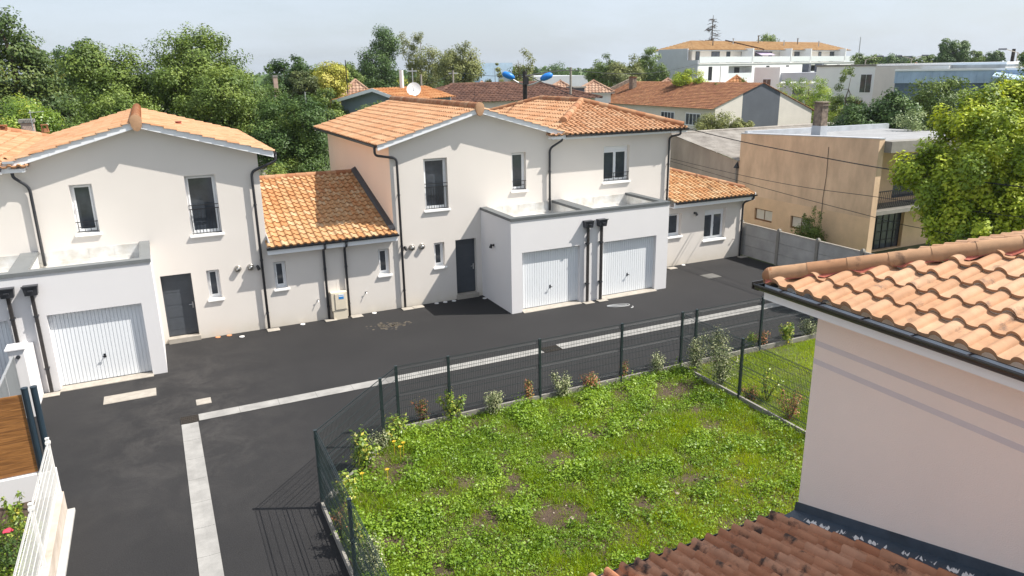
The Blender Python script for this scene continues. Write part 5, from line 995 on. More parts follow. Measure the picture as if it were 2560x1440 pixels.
# ------------------------------------------------------------------ houses and halls farther off
def flat_roof_faces(name, faces, m, parent, lift=0.):
    """pitched roof of plane faces; u runs along the eave so that the clay rolls can be cut as fine ridges"""
    V = []; Q = []; T = []; rng = np.random.default_rng(len(faces) * 7)
    for f in faces:
        f = [np.array(p, float) for p in f]; e = f[1] - f[0]; L = np.linalg.norm(e); e /= L; n = np.cross(e, f[-1] - f[0]); n /= np.linalg.norm(n); n = n if n[2] > 0 else -n
        up = np.cross(n, e); up = up if up[2] > 0 else -up; W_ = max((p - f[0]) @ up for p in f); us = [(p - f[0]) @ e for p in f]
        tile_slope(name, f[0] + e * min(us), e, up, max(us) - min(us), W_, m, parent, colw=.42, gauge=.6, amp=.06, lift=.05, fine=False, seed=int(abs(f[0][0]) * 13) % 999, clips=clip_edges(f, n, e, up))
def clip_edges(f, n, e, up):
    out = []; c = sum(f) / len(f)
    for i in range(1, len(f)):
        a, b = f[i], f[(i + 1) % len(f)]; d = b - a
        if np.linalg.norm(d) < 1e-6: continue
        nn = np.cross(d, n); nn /= np.linalg.norm(nn)
        if nn @ (c - a) > 0: nn = -nn
        out.append((tuple(a), tuple(nn)))
    return out
def block(mb, c, ux, uy, x0, x1, y0, y1, z0, z1):
    P = lambda x, y, z: (c[0] + ux[0] * x + uy[0] * y, c[1] + ux[1] * x + uy[1] * y, z)
    return mb.hexa([P(x0, y0, z0), P(x1, y0, z0), P(x1, y1, z0), P(x0, y1, z0), P(x0, y0, z1), P(x1, y0, z1), P(x1, y1, z1), P(x0, y1, z1)])
class Frame:
    """local frame of a far building: x along its front, y away from us; origin at the front left foot"""
    def __init__(s, p, yaw): s.o = np.array([p[0], p[1]]); s.ux = np.array([math.cos(yaw), math.sin(yaw)]); s.uy = np.array([-math.sin(yaw), math.cos(yaw)])
    def __call__(s, x, y, z): q = s.o + s.ux * x + s.uy * y; return (q[0], q[1], z)
    def box(s, mb, x0, x1, y0, y1, z0, z1): return mb.hexa([s(x0, y0, z0), s(x1, y0, z0), s(x1, y1, z0), s(x0, y1, z0), s(x0, y0, z1), s(x1, y0, z1), s(x1, y1, z1), s(x0, y1, z1)])
def far_window(fr, parent, x, z, w=1., h=1.2, m=None, y=0.):
    q = MB(); fr.box(q, x - w / 2, x + w / 2, y - .03, y + .02, z, z + h); f = q.build('window', m or M_PVC, parent); q = MB()
    fr.box(q, x - w / 2 + .07, x - .02, y - .045, y - .031, z + .07, z + h - .07); fr.box(q, x + .02, x + w / 2 - .07, y - .045, y - .031, z + .07, z + h - .07); q.build('pane', M_GLASS, f)
def hip_cottage(name, label, pl, pr, D, depth, ze, rise, wall, roof, yaw_off=0., wins=(), D2=None, group=None, over=.5, ridge=True):
    """hip-roofed house whose front wall spans pixels pl..pr"""
    a, b = at_d((pl, 190), D), at_d((pr, 190), D2 or D); w_ = float(np.linalg.norm((b - a)[:2])); yaw = math.atan2(b[1] - a[1], b[0] - a[0]); fr = Frame(a, yaw); h = thing(name, label, 'house', (a[0], a[1], 0), group)
    q = MB(); fr.box(q, 0, w_, 0, depth, -.05, ze); q.build('wall', wall, h); o = over; i = min(w_ + 2 * o, depth + 2 * o) / 2; zr = ze + rise
    c = [fr(-o, -o, ze), fr(w_ + o, -o, ze), fr(w_ + o, depth + o, ze), fr(-o, depth + o, ze)]
    if w_ >= depth: r0, r1 = fr(-o + i, depth / 2, zr), fr(w_ + o - i, depth / 2, zr); F = [(c[0], c[1], r1, r0), (c[1], c[2], r1), (c[2], c[3], r0, r1), (c[3], c[0], r0)]
    else: r0, r1 = fr(w_ / 2, -o + i, zr), fr(w_ / 2, depth + o - i, zr); F = [(c[0], c[1], r0), (c[1], c[2], r1, r0), (c[2], c[3], r1), (c[3], c[0], r0, r1)]
    flat_roof_faces('roof', [[p for k, p in enumerate(f) if k == 0 or np.linalg.norm(np.array(p) - np.array(f[k - 1])) > .05] for f in F], roof, h)
    q = MB(); fr.box(q, -o + .05, w_ + o - .05, -o + .05, depth + o - .05, ze - .1, ze - .02); q.build('soffit', M_PVC, h)
    if ridge:
        for p0, p1 in ((c[0], r0), (c[1], r1 if w_ >= depth else r0), (r0, r1)):
            if np.linalg.norm(np.array(p0) - np.array(p1)) > .6: ridge_tiles('ridge_tiles', np.array(p0) + [0, 0, .07], np.array(p1) + [0, 0, .07], .16, roof, h, seg=.8, n=7)
    for (x, z, ww, hh) in wins: far_window(fr, h, x * w_, z, ww, hh)
    return h, fr, w_
# long old hall with rust tiles and a dark stripe on its gable
OH = thing('tiled_hall', 'long rust-tiled hall whose pale gable has a dark grey middle', 'building', (58.6, 60, 0)); ga, gb, gp, yf, yb_ = 51.8, 65.2, 57.9, 60., 83.4; zl, zr2, zp = 4.55, 3.85, 6.80
q = MB(); q.quad((ga, yf, -.05), (55.3, yf, -.05), (55.3, yf, zl + (zp - zl) * (55.3 - ga) / (gp - ga)), (ga, yf, zl)); q.quad((60.4, yf, -.05), (gb, yf, -.05), (gb, yf, zr2), (60.4, yf, zp + (zr2 - zp) * (60.4 - gp) / (gb - gp))); q.quad((ga, yf, 0), (ga, yf, zl), (ga, yb_, zl), (ga, yb_, 0)); q.quad((gb, yf, 0), (gb, yb_, 0), (gb, yb_, zr2), (gb, yf, zr2)); q.build('wall', M_CREAM_WALL, OH)
q = MB(); q.add([(55.3, yf, -.05), (60.4, yf, -.05), (60.4, yf, zp + (zr2 - zp) * (60.4 - gp) / (gb - gp)), (gp, yf, zp), (55.3, yf, zl + (zp - zl) * (55.3 - ga) / (gp - ga))], [(0, 1, 2, 3, 4)]); q.build('gable_panel', M_PAINT_DARK, OH)
s1 = np.array([gp - ga + .5, 0, zp - zl + .18]); tile_slope('roof', (ga - .5, yf - .12, zl - .14), (0, 1, 0), s1, yb_ - yf + .2, float(np.linalg.norm(s1)), M_ROOF_RUST, OH, colw=.3, gauge=.40, amp=.05, lift=.05, fine=False, seed=90)
s2 = np.array([gp - gb - .4, 0, zp - zr2 + .16]); tile_slope('roof', (gb + .4, yf - .12, zr2 - .12), (0, 1, 0), s2, yb_ - yf + .2, float(np.linalg.norm(s2)), M_ROOF_RUST, OH, colw=.3, gauge=.40, amp=.05, lift=.05, fine=False, seed=91)
p = at_x((1582, 205), gp - 2.2); q = MB(); q.box(p[0] - .3, p[0] + .3, p[1] - .4, p[1] + .4, 5.8, 7.35); c_ = q.build('chimney', M_CHIMNEY, OH); q = MB(); q.box(p[0] - .36, p[0] + .36, p[1] - .46, p[1] + .46, 7.351, 7.47); q.build('chimney_cap', M_ROOF_RUST, c_)
q = MB(); q.hexa([(ga - .6, yb_ - .1, zl - .2), (gp, yb_ - .1, zp), (gp, yb_ + .25, zp), (ga - .6, yb_ + .25, zl - .2), (ga - .6, yb_ - .1, zl + .35), (gp, yb_ - .1, zp + .55), (gp, yb_ + .25, zp + .55), (ga - .6, yb_ + .25, zl + .35)]); q.build('verge_wall', M_CHIMNEY, OH)
for y in (62.2, 66.5):
    q = MB(); q.box(ga - .04, ga + .02, y, y + 2.4, 2.6, 3.9); f = q.build('window', M_PVC, OH)
    for k in range(4):
        q = MB(); q.box(ga - .06, ga - .041, y + .08 + k * .58, y + .56 + k * .58, 2.7, 3.8); q.build('pane', M_GLASS, f)
# brown hip roofed house
BH = thing('brown_roof_house', 'old house with wide dark brown hip roof behind the terrace', 'house', (32, 64.5, 0)); x0, x1, y0, y1, ze, zr_ = 22.3, 41.2, 64.5, 75.5, 5.75, 7.25; q = MB(); q.box(x0 + .5, x1 - .5, y0 + .5, y1 - .5, -.05, ze); q.build('wall', M_CREAM_WALL, BH)
r0, r1 = (27.3, 70, zr_), (36.6, 70, zr_); flat_roof_faces('roof', [((x0, y0, ze), (x1, y0, ze), r1, r0), ((x1, y0, ze), (x1, y1, ze), r1), ((x1, y1, ze), (x0, y1, ze), r0, r1), ((x0, y1, ze), (x0, y0, ze), r0)], M_ROOF_BROWN, BH)
for p0, p1 in (((x0, y0, ze), r0), ((x1, y0, ze), r1), (r0, r1)): ridge_tiles('ridge_tiles', np.array(p0) + [0, 0, .06], np.array(p1) + [0, 0, .06], .17, M_ROOF_BROWN, BH, seg=.7, n=7)
# small houses in the middle distance
hip_cottage('white_cottage', 'white cottage with pink hip roof beyond the yellow tree', 852, 922, 96, 8, 5.9, 1.75, M_PAINT_WHITE, M_ROOF_FAR, wins=[(.15, 3.2, 1.2, 1.2)])
BC = thing('blue_cottage', 'blue gabled cottage with orange roof and solar collector', 'house', (18, 54, 0)); a, b = at_d((853, 262), 57), at_d((1010, 262), 54); yaw = math.atan2(b[1] - a[1], b[0] - a[0]); fr = Frame(a, yaw); w_ = float(np.linalg.norm((b - a)[:2])); dp = 7.; pk = at_d((947, 221), 55.5)[2]; ze = at_d((853, 249), 57)[2]
q = MB(); q.quad(fr(0, 0, -.05), fr(w_, 0, -.05), fr(w_, 0, ze), fr(w_ * .58, 0, pk - .1), fr(0, 0, ze)); q.quad(fr(w_, 0, -.05), fr(w_, dp, -.05), fr(w_, dp, ze), fr(w_, 0, ze)); q.quad(fr(0, 0, -.05), fr(0, 0, ze), fr(0, dp, ze), fr(0, dp, -.05)); q.build('wall', M_BLUE_WALL, BC)
flat_roof_faces('roof', [(fr(-.4, -.5, ze - .05), fr(-.4, dp, ze - .05), fr(w_ * .58, dp, pk), fr(w_ * .58, -.5, pk)), (fr(w_ + .4, -.5, ze - .05), fr(w_ + .4, dp, ze - .05), fr(w_ * .58, dp, pk), fr(w_ * .58, -.5, pk))], M_ROOF_ORANGE, BC)
for s_ in (0, 1):
    xe = -.4 if s_ == 0 else w_ + .4; q = MB(); q.hexa([fr(xe, -.52, ze - .25), fr(w_ * .58, -.52, pk - .2), fr(w_ * .58, -.49, pk - .2), fr(xe, -.49, ze - .25), fr(xe, -.52, ze - .03), fr(w_ * .58, -.52, pk + .03), fr(w_ * .58, -.49, pk + .03), fr(xe, -.49, ze - .03)]); q.build('barge_board', M_PVC, BC)
q = MB(); q.hexa([fr(.8, 1.2, ze + .42), fr(2.9, 1.2, ze + (pk - ze) * .62), fr(2.9, 2.6, ze + (pk - ze) * .62), fr(.8, 2.6, ze + .42), fr(.8, 1.2, ze + .60), fr(2.9, 1.2, ze + (pk - ze) * .62 + .2), fr(2.9, 2.6, ze + (pk - ze) * .62 + .2), fr(.8, 2.6, ze + .60)]); q.build('solar_collector', M_SOLAR, BC)
q = MB(); q.tube([fr(3.4, 3, ze + .6), fr(3.4, 3, ze + 2.0)], .16, 8); q.build('flue', M_PAINT_WHITE, BC); far_window(fr, BC, .55, .9, .8, 1.9)
hip_cottage('low_house', 'low house with faded tile roof behind the satellite dish', 965, 1060, 74, 7, 5.3, 1.35, M_CREAM_WALL, M_ROOF_FAR)
hip_cottage('low_house', 'small house with mottled pinkish roof left of the lamp pole', 1168, 1240, 88, 8, 6.1, 1.1, M_PAINT_DARK, M_ROOF_FAR)
hip_cottage('white_cottage', 'white house with hip roof at left of its twin behind the lamp pole', 1362, 1440, 102, 9, 5.6, 1.35, M_PAINT_WHITE, M_ROOF_FAR, wins=[(.3, 3.1, .9, 1.3), (.75, 3.1, .9, 1.3)])
hip_cottage('white_cottage', 'white house with hip roof at right of its twin beside the rust hall', 1440, 1528, 94, 9, 5.7, 1.35, M_PAINT_WHITE, M_ROOF_FAR, wins=[(.48, 3.0, .7, 1.5), (.9, 3.0, .9, 1.3)])
hip_cottage('pyramid_roof_house', 'house with orange pyramid roof in front of the white apartments', 1792, 1892, 101, 9, 5.3, 2.0, M_CREAM_WALL, M_ROOF_ORANGE)
hip_cottage('low_house', 'house with pale pink roof peeping over the rust hall', 1628, 1712, 98, 9, 5.6, 1.5, M_CREAM_WALL, M_ROOF_FAR)
hip_cottage('low_house', 'red-roofed house glimpsed through the oaks behind the left house', 600, 662, 52, 6, 4.0, 1.6, M_CREAM_WALL, M_ROOF_RUST)
hip_cottage('low_house', 'orange-roofed house glimpsed between trees behind the ridge', 200, 290, 53, 7, 4.0, 1.5, M_CREAM_WALL, M_ROOF_ORANGE)
hip_cottage('low_house', 'brown gabled roof on the skyline left of the pine', 2252, 2320, 128, 9, 6.9, 1.6, M_CREAM_WALL, M_ROOF_RUST)
def plain_building(name, label, cat, pl, pr, D, D2, depth, z1, m, z0=-.05):
    a, b = at_d((pl, 190), D), at_d((pr, 190), D2); yaw = math.atan2(b[1] - a[1], b[0] - a[0]); fr = Frame(a, yaw); w_ = float(np.linalg.norm((b - a)[:2])); h = thing(name, label, cat, (a[0], a[1], 0)); q = MB(); fr.box(q, 0, w_, 0, depth, z0, z1); q.build('wall', m, h); return h, fr, w_
# white apartment block
za = lambda y, D, x=1745: float(at_d((x, y), D)[2])
D0, D1 = 140., 186.; a, b = at_d((1745, 190), D0), at_d((2152, 190), D1); yaw = math.atan2(b[1] - a[1], b[0] - a[0]); fr = Frame(a, yaw); w_ = float(np.linalg.norm((b - a)[:2])); AP = thing('apartment_block', 'long white apartment block with balconies and low orange roof', 'building', (a[0], a[1], 0)); dp = 11.5; z3, z2 = za(142, D0), za(156, D0); ze = za(124, D0); zf2 = z3 - 1.15
rec = 2.6; q = MB(); loggias = [(8.5, 15.5), (34, 41), (55, 66)]; z1_ = zf2 - 2.75
xs = sorted({0, w_, *[v for l in loggias for v in l if v < w_]})
for x0, x1 in zip(xs[:-1], xs[1:]):
    if any(l0 <= x0 and x1 <= l1 for l0, l1 in loggias):
        fr.box(q, x0, x1, 1.6, 2.2, z1_, zf2 - .5); fr.box(q, x0, x1, 0, .3, -.05, z1_); fr.box(q, x0, x1, 0, .3, zf2 - .5, zf2)
    else: fr.box(q, x0, x1, 0, 2.2, -.05, zf2)
fr.box(q, 0, w_, 2.2, dp, -.05, zf2 - .01); q.build('wall', M_PAINT_WHITE, AP)
q = MB(); fr.box(q, 1.2, w_ - 4, rec, dp - 2, zf2, ze - .05); q.build('upper_wall', M_CREAM_WALL, AP)
q = MB(); fr.box(q, -.25, -.01, 0, dp, -.05, zf2 + .6); fr.box(q, -.25, -.01, 2.4, dp - 2.2, zf2 + .6, ze + .25); q.build('side_wall', M_PAINT_GREY, AP)
o = 1.3; ridge_z = ze + 1.75; x0, x1, y0, y1 = 0, w_ - 2.8, rec - o, dp - .5; i = 5.0; c = [fr(x0, y0, ze), fr(x1, y0, ze), fr(x1, y1, ze), fr(x0, y1, ze)]; r0, r1 = fr(x0 + i, (y0 + y1) / 2, ridge_z), fr(x1 - i, (y0 + y1) / 2, ridge_z)
flat_roof_faces('roof', [(c[0], c[1], r1, r0), (c[1], c[2], r1), (c[2], c[3], r0, r1), (c[3], c[0], r0)], M_ROOF_APT, AP)
x = w_ * .30; q = MB(); pp = [fr(x + 4.2, y0, ze + .05), fr(x - 1.5, (y0 + y1) / 2, ridge_z + .1)]; q.beam(pp[0], pp[1], .35, .3); q.build('party_ridge', M_ROOF_BROWN, AP)
q = MB(); fr.box(q, x0 + .1, x1 - .1, y0 + .1, y1 - .1, ze - .18, ze - .04); q.build('soffit', M_PVC, AP)
for k, (x, hgt) in enumerate([(8, 1.1), (15, 1.0), (24, 1.4), (31, .9), (37, 1.1), (43, 1.0), (50, 1.2), (57, 1.0), (63, 1.3)]):
    if x < w_ - 6:
        f = .45 + .4 * ((k * 7) % 5) / 5; y = y0 + (y1 - y0) / 2 * f; z = ze + 1.75 * f; q = MB(); q.tube([fr(x, y, z - .1), fr(x, y, z + hgt)], .11, 6); q.tube([fr(x, y, z + hgt), fr(x, y, z + hgt + .12)], .2, 6); q.build('roof_vent', M_GALV if k % 2 else M_CHIMNEY, AP)
rails = [(0.1, w_ * .275), (w_ * .285, w_ * .50), (w_ * .51, w_ * .625), (w_ * .635, w_ * .86), (w_ * .87, w_ + 1)]
for x0, x1 in rails:
    q = MB(); fr.box(q, x0, x1, -.08, -.02, zf2 + .12, z3); q.build('balcony_rail', M_GLASS_RAIL, AP)
for x in [r[0] for r in rails[1:]]:
    q = MB(); fr.box(q, x - .22, x + .02, -.05, rec, zf2, z3 + 1.2 + .3); q.build('balcony_screen', M_PAINT_WHITE, AP)
q = MB(); fr.box(q, -.1, w_ + 1.1, -.15, rec, zf2 - .12, zf2 - .002); q.build('balcony_slab', M_PAINT_WHITE, AP)
k = 0
while 2.2 + k * 4.4 < w_ - 5:
    x = 2.2 + k * 4.4; wide = 2.4 if k % 3 == 1 else 1.1; q = MB(); fr.box(q, x, x + wide, rec - .05, rec - .003, zf2 + .1, zf2 + 2.1); f = q.build('window', M_BLACK, AP); q = MB(); fr.box(q, x + .1, x + wide - .1, rec - .07, rec - .051, zf2 + .2, zf2 + 2.0); q.build('pane', M_GLASS, f); k += 1
for x in (2.8, 20, 26.5, 45, 50.5):
    if x < w_ - 3:
        q = MB(); fr.box(q, x, x + 1., -.04, -.003, zf2 - 2.9, zf2 - .55); q.build('window', M_BLACK, AP)
for l0, l1 in loggias:
    if l1 < w_:
        for x in (l0 + .4, l0 + 3.8):
            q = MB(); fr.box(q, x, x + 1.5, 1.53, 1.598, z1_ + .1, zf2 - .75); q.build('window', M_BLACK, AP)
        q = MB(); fr.box(q, l0, l1, .02, .08, z1_, z1_ + 1.0); q.build('balcony_rail', M_GLASS_RAIL, AP)
q = MB(); q.hexa([fr(w_ * .35, rec - .2, ze - .35), fr(w_ * .43, rec - .2, ze - .35), fr(w_ * .43, rec - 1.8, ze - 1.0), fr(w_ * .35, rec - 1.8, ze - 1.0), fr(w_ * .35, rec - .2, ze - .25), fr(w_ * .43, rec - .2, ze - .25), fr(w_ * .43, rec - 1.8, ze - .9), fr(w_ * .35, rec - 1.8, ze - .9)]); q.build('awning', M_AWNING, AP)
# pale house with terrace before the apartments, white terrace building, halls
h, fr, w_ = plain_building('terrace_house', 'grey-white flat-roofed house with pergola in front of the apartments', 'house', 1888, 2040, 112, 109, 9, za(181, 115, 1960), M_PAINT_GREY)
q = MB(); fr.box(q, 0, 3.6, -.4, 4, 0, za(168, 112, 1920)); q.build('stair_tower', M_PAINT_WHITE, h); far_window(fr, h, 1.9, 4.6, 1.2, 2.2, M_PVC, -.41); far_window(fr, h, 6.2, 4.0, 1.8, 1.8); far_window(fr, h, 9.4, 4.0, 1.5, 1.8)
q = MB()
for k in range(5): fr.box(q, 4.6 + k * 1.3, 4.72 + k * 1.3, -2.6, 0, 6.3, 6.45)
fr.box(q, 4.4, 10.2, -2.6, -2.48, 6.15, 6.3); fr.box(q, 4.4, 4.52, -2.6, -2.48, 2, 6.15); fr.box(q, 10.08, 10.2, -2.6, -2.48, 2, 6.15); q.build('pergola', M_PVC, h)
for x in (5.3, 7.):
    q = MB(); fr.box(q, x, x + .9, 3, 3.8, za(181, 115, 1960), za(181, 115, 1960) + 1.1); q.build('roof_unit', M_PAINT_DARK, h)
TB = plain_building('terrace_building', 'long low white building with a roof terrace right of the apartments', 'building', 2040, 2192, 104, 101, 10, za(166, 104, 2110), M_PAINT_WHITE); h, fr, w_ = TB
far_window(fr, h, w_ - 1.2, 5.2, 1.4, 2.2, M_PVC); q = MB(); fr.box(q, -.1, w_ + .1, -.1, 10.1, za(166, 104, 2110), za(166, 104, 2110) + .2); q.build('coping', M_CONC, h)
q = MB(); fr.box(q, w_ - 4.6, w_ - .1, -2.6, -.003, 2.9, 3.1); q.build('balcony', M_CONC, h)
q = MB()
for k in range(12): fr.box(q, w_ - 4.6 + k * .4, w_ - 4.56 + k * .4, -2.58, -2.54, 3.1, 4.1)
fr.box(q, w_ - 4.6, w_ - .1, -2.6, -2.53, 4.1, 4.16); q.build('railing', M_BLACK, h)
for k, (m_, s_) in enumerate(((M_PLASTIC_GREEN, 'green'), (M_PLASTIC_RED, 'red'))):
    x = w_ - 3.4 + k * 1.9; q = MB(); fr.box(q, x, x + .5, -1.9, -1.4, 3.5, 3.56); fr.box(q, x, x + .5, -1.46, -1.4, 3.56, 4.3)
    for dx in (0, .44):
        for dy in (-1.9, -1.46): fr.box(q, x + dx, x + dx + .06, dy, dy + .06, 3.1, 3.5)
    tag(q.build('chair', m_), f'{s_} plastic chair on the balcony of the low white building', 'chair')
h, fr, w_ = plain_building('concrete_hall', 'long pale stained concrete hall behind the blue-grey hall', 'building', 2192, 2510, 92, 87, 24, za(165, 92, 2200), M_LCONC); q = MB(); fr.box(q, -.1, w_ + .1, -.12, 24, za(165, 92, 2200), za(165, 92, 2200) + .22); q.build('coping', M_PAINT_WHITE, h)
q = MB(); fr.box(q, .02, 7.5, -.5, -.003, -.05, za(166, 92, 2200)); q.build('end_wall', M_CREAM_WALL, h)
BHL = thing('blue_hall', 'blue-grey industrial hall with ribbed pale parapet at right', 'building', (at_d((2238, 200), 76)[0], at_d((2238, 200), 76)[1], 0)); a, b = at_d((2238, 200), 76), at_d((2700, 200), 75); yaw = math.atan2(b[1] - a[1], b[0] - a[0]); fr = Frame(a, yaw); w_ = float(np.linalg.norm((b - a)[:2])); zt, zm = za(178, 76, 2240), za(208, 76, 2240)
q = MB(); fr.box(q, 0, w_, 0, 14, -.05, zm); q.build('wall', M_BLUE_CONC, BHL); q = MB(); fr.box(q, -.05, w_, -.12, 14, zm, zt)
for k in range(int(w_ / .55)): fr.box(q, k * .55, k * .55 + .09, -.17, -.12, zm, zt - .08)
q.build('parapet', M_LIGHT_CLAD, BHL); q = MB(); fr.box(q, -.1, w_, -.22, .3, zt, zt + .16); q.build('coping', M_PAINT_WHITE, BHL); q = MB(); fr.box(q, 12.6, w_, -3.2, -.18, -.05, zm + .2); q.build('annex_wall', M_BLUE_CLAD, BHL)
q = MB(); q.hexa([fr(7.5, -3.5, zm + .42), fr(w_, -3.5, zm - .5), fr(w_, -.18, zm - .2), fr(7.5, -.18, zm + .7), fr(7.5, -3.5, zm + .62), fr(w_, -3.5, zm - .3), fr(w_, -.18, zm + .0), fr(7.5, -.18, zm + .9)]); q.build('annex_roof', M_LIGHT_CLAD, BHL)
h, fr, w_ = plain_building('far_hall', 'pale ribbed hall far off above the rounded tree', 'building', 1200, 1282, 230, 235, 20, za(157, 230, 1240), M_LIGHT_CLAD)
h, fr, w_ = plain_building('far_hall', 'low grey hall roof on the skyline left of the clump', 'building', 1335, 1470, 150, 155, 20, za(190, 150, 1400), M_PAINT_GREY)
h, fr, w_ = plain_building('far_hall', 'dark flat building far off behind the twin street lamp', 'building', 2245, 2275, 260, 262, 20, za(140, 260, 2260), M_PAINT_DARK)
# satellite dish, chimneys and aerials standing free behind the roofs
p = at_d((1035, 224), 56); DS = thing('satellite_dish', 'white satellite dish above the blue cottage roof', 'satellite dish', (p[0], p[1], 0)); q = MB(); q.tube([(p[0], p[1], 0), (p[0], p[1], p[2])], .05, 6); q.build('pole', M_GALV, DS)
q = MB(); nrm = Vector((-.35, -.85, .4)).normalized(); u = nrm.orthogonal().normalized(); v_ = nrm.cross(u); rings = []
for j in range(5): rr = .52 * j / 4; rings.append([Vector(p) + (u * math.cos(t) + v_ * math.sin(t)) * rr + nrm * (rr * rr * .35) for t in np.linspace(0, 2 * math.pi, 16, endpoint=False)])
vv = [x for r_ in rings for x in r_]; q.add(vv, [(j * 16 + i, j * 16 + (i + 1) % 16, (j + 1) * 16 + (i + 1) % 16, (j + 1) * 16 + i) for j in range(4) for i in range(16)]); q.build('dish', M_WHITE, DS, smooth=True)
q = MB(); q.tube([Vector(p), Vector(p) + nrm * .4 - v_ * .1], .02, 5); q.build('arm', M_GALV, DS)
def chimney(px, py0, py1, D, w, label, m=M_BRICK, z0=0.):
    p = at_d((px, py0), D); q = MB(); t = thing('chimney', label, 'chimney', (p[0], p[1], z0)); q.box(p[0] - w / 2, p[0] + w / 2, p[1] - w / 2, p[1] + w / 2, z0, p[2] - .15); q.build('stack', m, t); q = MB(); q.box(p[0] - w * .6, p[0] + w * .6, p[1] - w * .6, p[1] + w * .6, p[2] - .149, p[2]); q.build('cap', M_CONC, t); return p
chimney(66, 298, 330, 41, .5, 'square brick chimney behind the far left tile roof'); chimney(687, 188, 215, 62, .30, 'slim brick chimney among the trees left of the magnolia')
chimney(1440, 216, 245, 80, 1.3, 'dark blocky chimney before the white twin houses', M_PAINT_DARK)
p = at_d((75, 282), 40.5); AN = thing('aerial', 'television aerial on a thin mast beside the far left chimney', 'aerial', (p[0], p[1], 0)); q = MB(); q.tube([(p[0], p[1], 0), (p[0], p[1], p[2] + .1)], .022, 5); q.build('mast', M_GALV, AN); q = MB(); q.tube([(p[0] - .1, p[1], p[2]), (p[0] + .55, p[1] - .1, p[2] + .05)], .013, 4)
for k in range(6): q.tube([(p[0] + k * .1, p[1] - .28, p[2] + .01 * k), (p[0] + k * .1, p[1] + .25, p[2] + .01 * k)], .009, 4)
q.build('antenna', M_GALV, AN)
p = at_d((2152, 92), 210); q = MB(); q.tube([(p[0], p[1], 0), (p[0], p[1], p[2])], [.28, .1], 5); tag(q.build('radio_mast', M_GALV), 'thin radio mast on the skyline right of the apartments', 'mast')
# poles, lamps, cables
p = at_d((1312, 178), 54.); LPX = p; LP = thing('lamp_pole', 'dark pole with two arms and blue covered lamps behind the hip roof', 'street lamp', (p[0], p[1], 0)); q = MB(); q.tube([(p[0], p[1], 0), (p[0], p[1], p[2])], [.19, .15], 9); q.build('pole', M_POLE, LP)
ca = np.array([math.cos(YAW), math.sin(YAW), 0]) * -1; camr = np.array([CM[0][0], CM[0][1], 0]); camr = camr / np.linalg.norm(camr)
for pe, pb in (((1272, 193), (1306, 213)), ((1365, 196), (1318, 216))):
    e_ = at_d(pe, 53.6); b_ = at_d(pb, 54.); b_[0], b_[1] = p[0], p[1]; q = MB(); q.tube([b_, (b_ + e_) / 2 + np.array([0, 0, -.05]), e_], .05, 6); q.build('arm', M_GALV, LP); sg = 1 if pe[0] > 1312 else -1; d_ = camr * sg * (1 if sg > 0 else 1); q = MB(); c0 = np.array(e_); tip = c0 + camr * sg * -.15 + np.array([0, 0, -.1]) if False else c0
    a0, a1 = c0 - camr * .40 * sg, c0 + camr * .46 * sg; up_ = .20; q.tube([a0 + [0, 0, -.06], a0 * .8 + a1 * .2 + [0, 0, .0], (a0 + a1) / 2 + [0, 0, up_ * .6], a0 * .15 + a1 * .85 + [0, 0, up_ * 1.1], a1 + [0, 0, up_ * 1.3]], [.08, .20, .24, .20, .07], 10); q.build('lamp_cover', M_BLUECAP, LP, smooth=True)
q = MB(); q.tube([(p[0] + .02, p[1] - .2, p[2] - .1), (p[0] + .02, p[1] - .2, p[2] - 2.3)], .03, 5); q.box(p[0] - .15, p[0] + .15, p[1] - .3, p[1] - .12, p[2] - .9, p[2] - .4); q.build('junction_box', M_BLACK, LP)
def pole(px, py, D, r, label, m, arm=None, name='utility_pole'):
    p = at_d((px, py), D); t = thing(name, label, 'pole', (p[0], p[1], 0), 'poles behind the roofs'); q = MB(); q.tube([(p[0], p[1], -.02), (p[0], p[1], p[2])], [r, r * .7], 7); q.build('pole', m, t)
    if arm: q = MB(); q.box(p[0] - .5, p[0] + .5, p[1] - .05, p[1] + .05, p[2] - .35, p[2] - .25); q.build('crossarm', M_GALV, t)
    return p
P1 = pole(1427, 168, 76, .16, 'slender wooden pole left of the dark blocky chimney', M_POLE_GREY); P2 = pole(1052, 186, 74, .14, 'short grey wooden pole beside the satellite dish', M_POLE_GREY); P3 = pole(1132, 176, 84, .14, 'wooden pole before the rounded olive tree', M_POLE_GREY, True)
pole(1030, 170, 80, .07, 'thin steel pole with crossarm left of the grey wooden pole', M_GALV, True); pole(863, 150, 62, .05, 'thin black pole in front of the yellow tree', M_BLACK); pole(762, 230, 48, .06, 'thin pale pole before the dark tree', M_GALV); pole(2535, 122, 120, .3, 'leaning dark pole on the right skyline', M_POLE); pole(1802, 165, 96, .06, 'thin aerial mast behind the rust hall', M_GALV)
def street_lamp(px, py, D, label, arms):
    p = at_d((px, py), D); t = thing('street_lamp', label, 'street lamp', (p[0], p[1], 0)); q = MB(); q.tube([(p[0], p[1], 0), (p[0], p[1], p[2] - .4)], [.12, .08], 7); q.build('pole', M_POLE_GREY, t)
    for s_ in arms:
        e_ = p + camr * s_ * 1.5; q = MB(); q.tube([p + [0, 0, -.42], p + camr * s_ * 1.2 + [0, 0, -.1], e_ + [0, 0, .0]], .04, 6); q.build('arm', M_POLE_GREY, t); q = MB(); q.tube([e_ - camr * s_ * .1, e_ + camr * s_ * .75], [.12, .10], 7); q.build('lamp_head', M_PAINT_DARK, t)
street_lamp(2280, 139, 120, 'twin-armed street lamp on the right skyline', (-1, 1)); street_lamp(2165, 141, 110, 'single-armed street lamp right of the apartments', (1,)); street_lamp(2547, 122, 105, 'single-armed street lamp at the right skyline edge', (-1,))
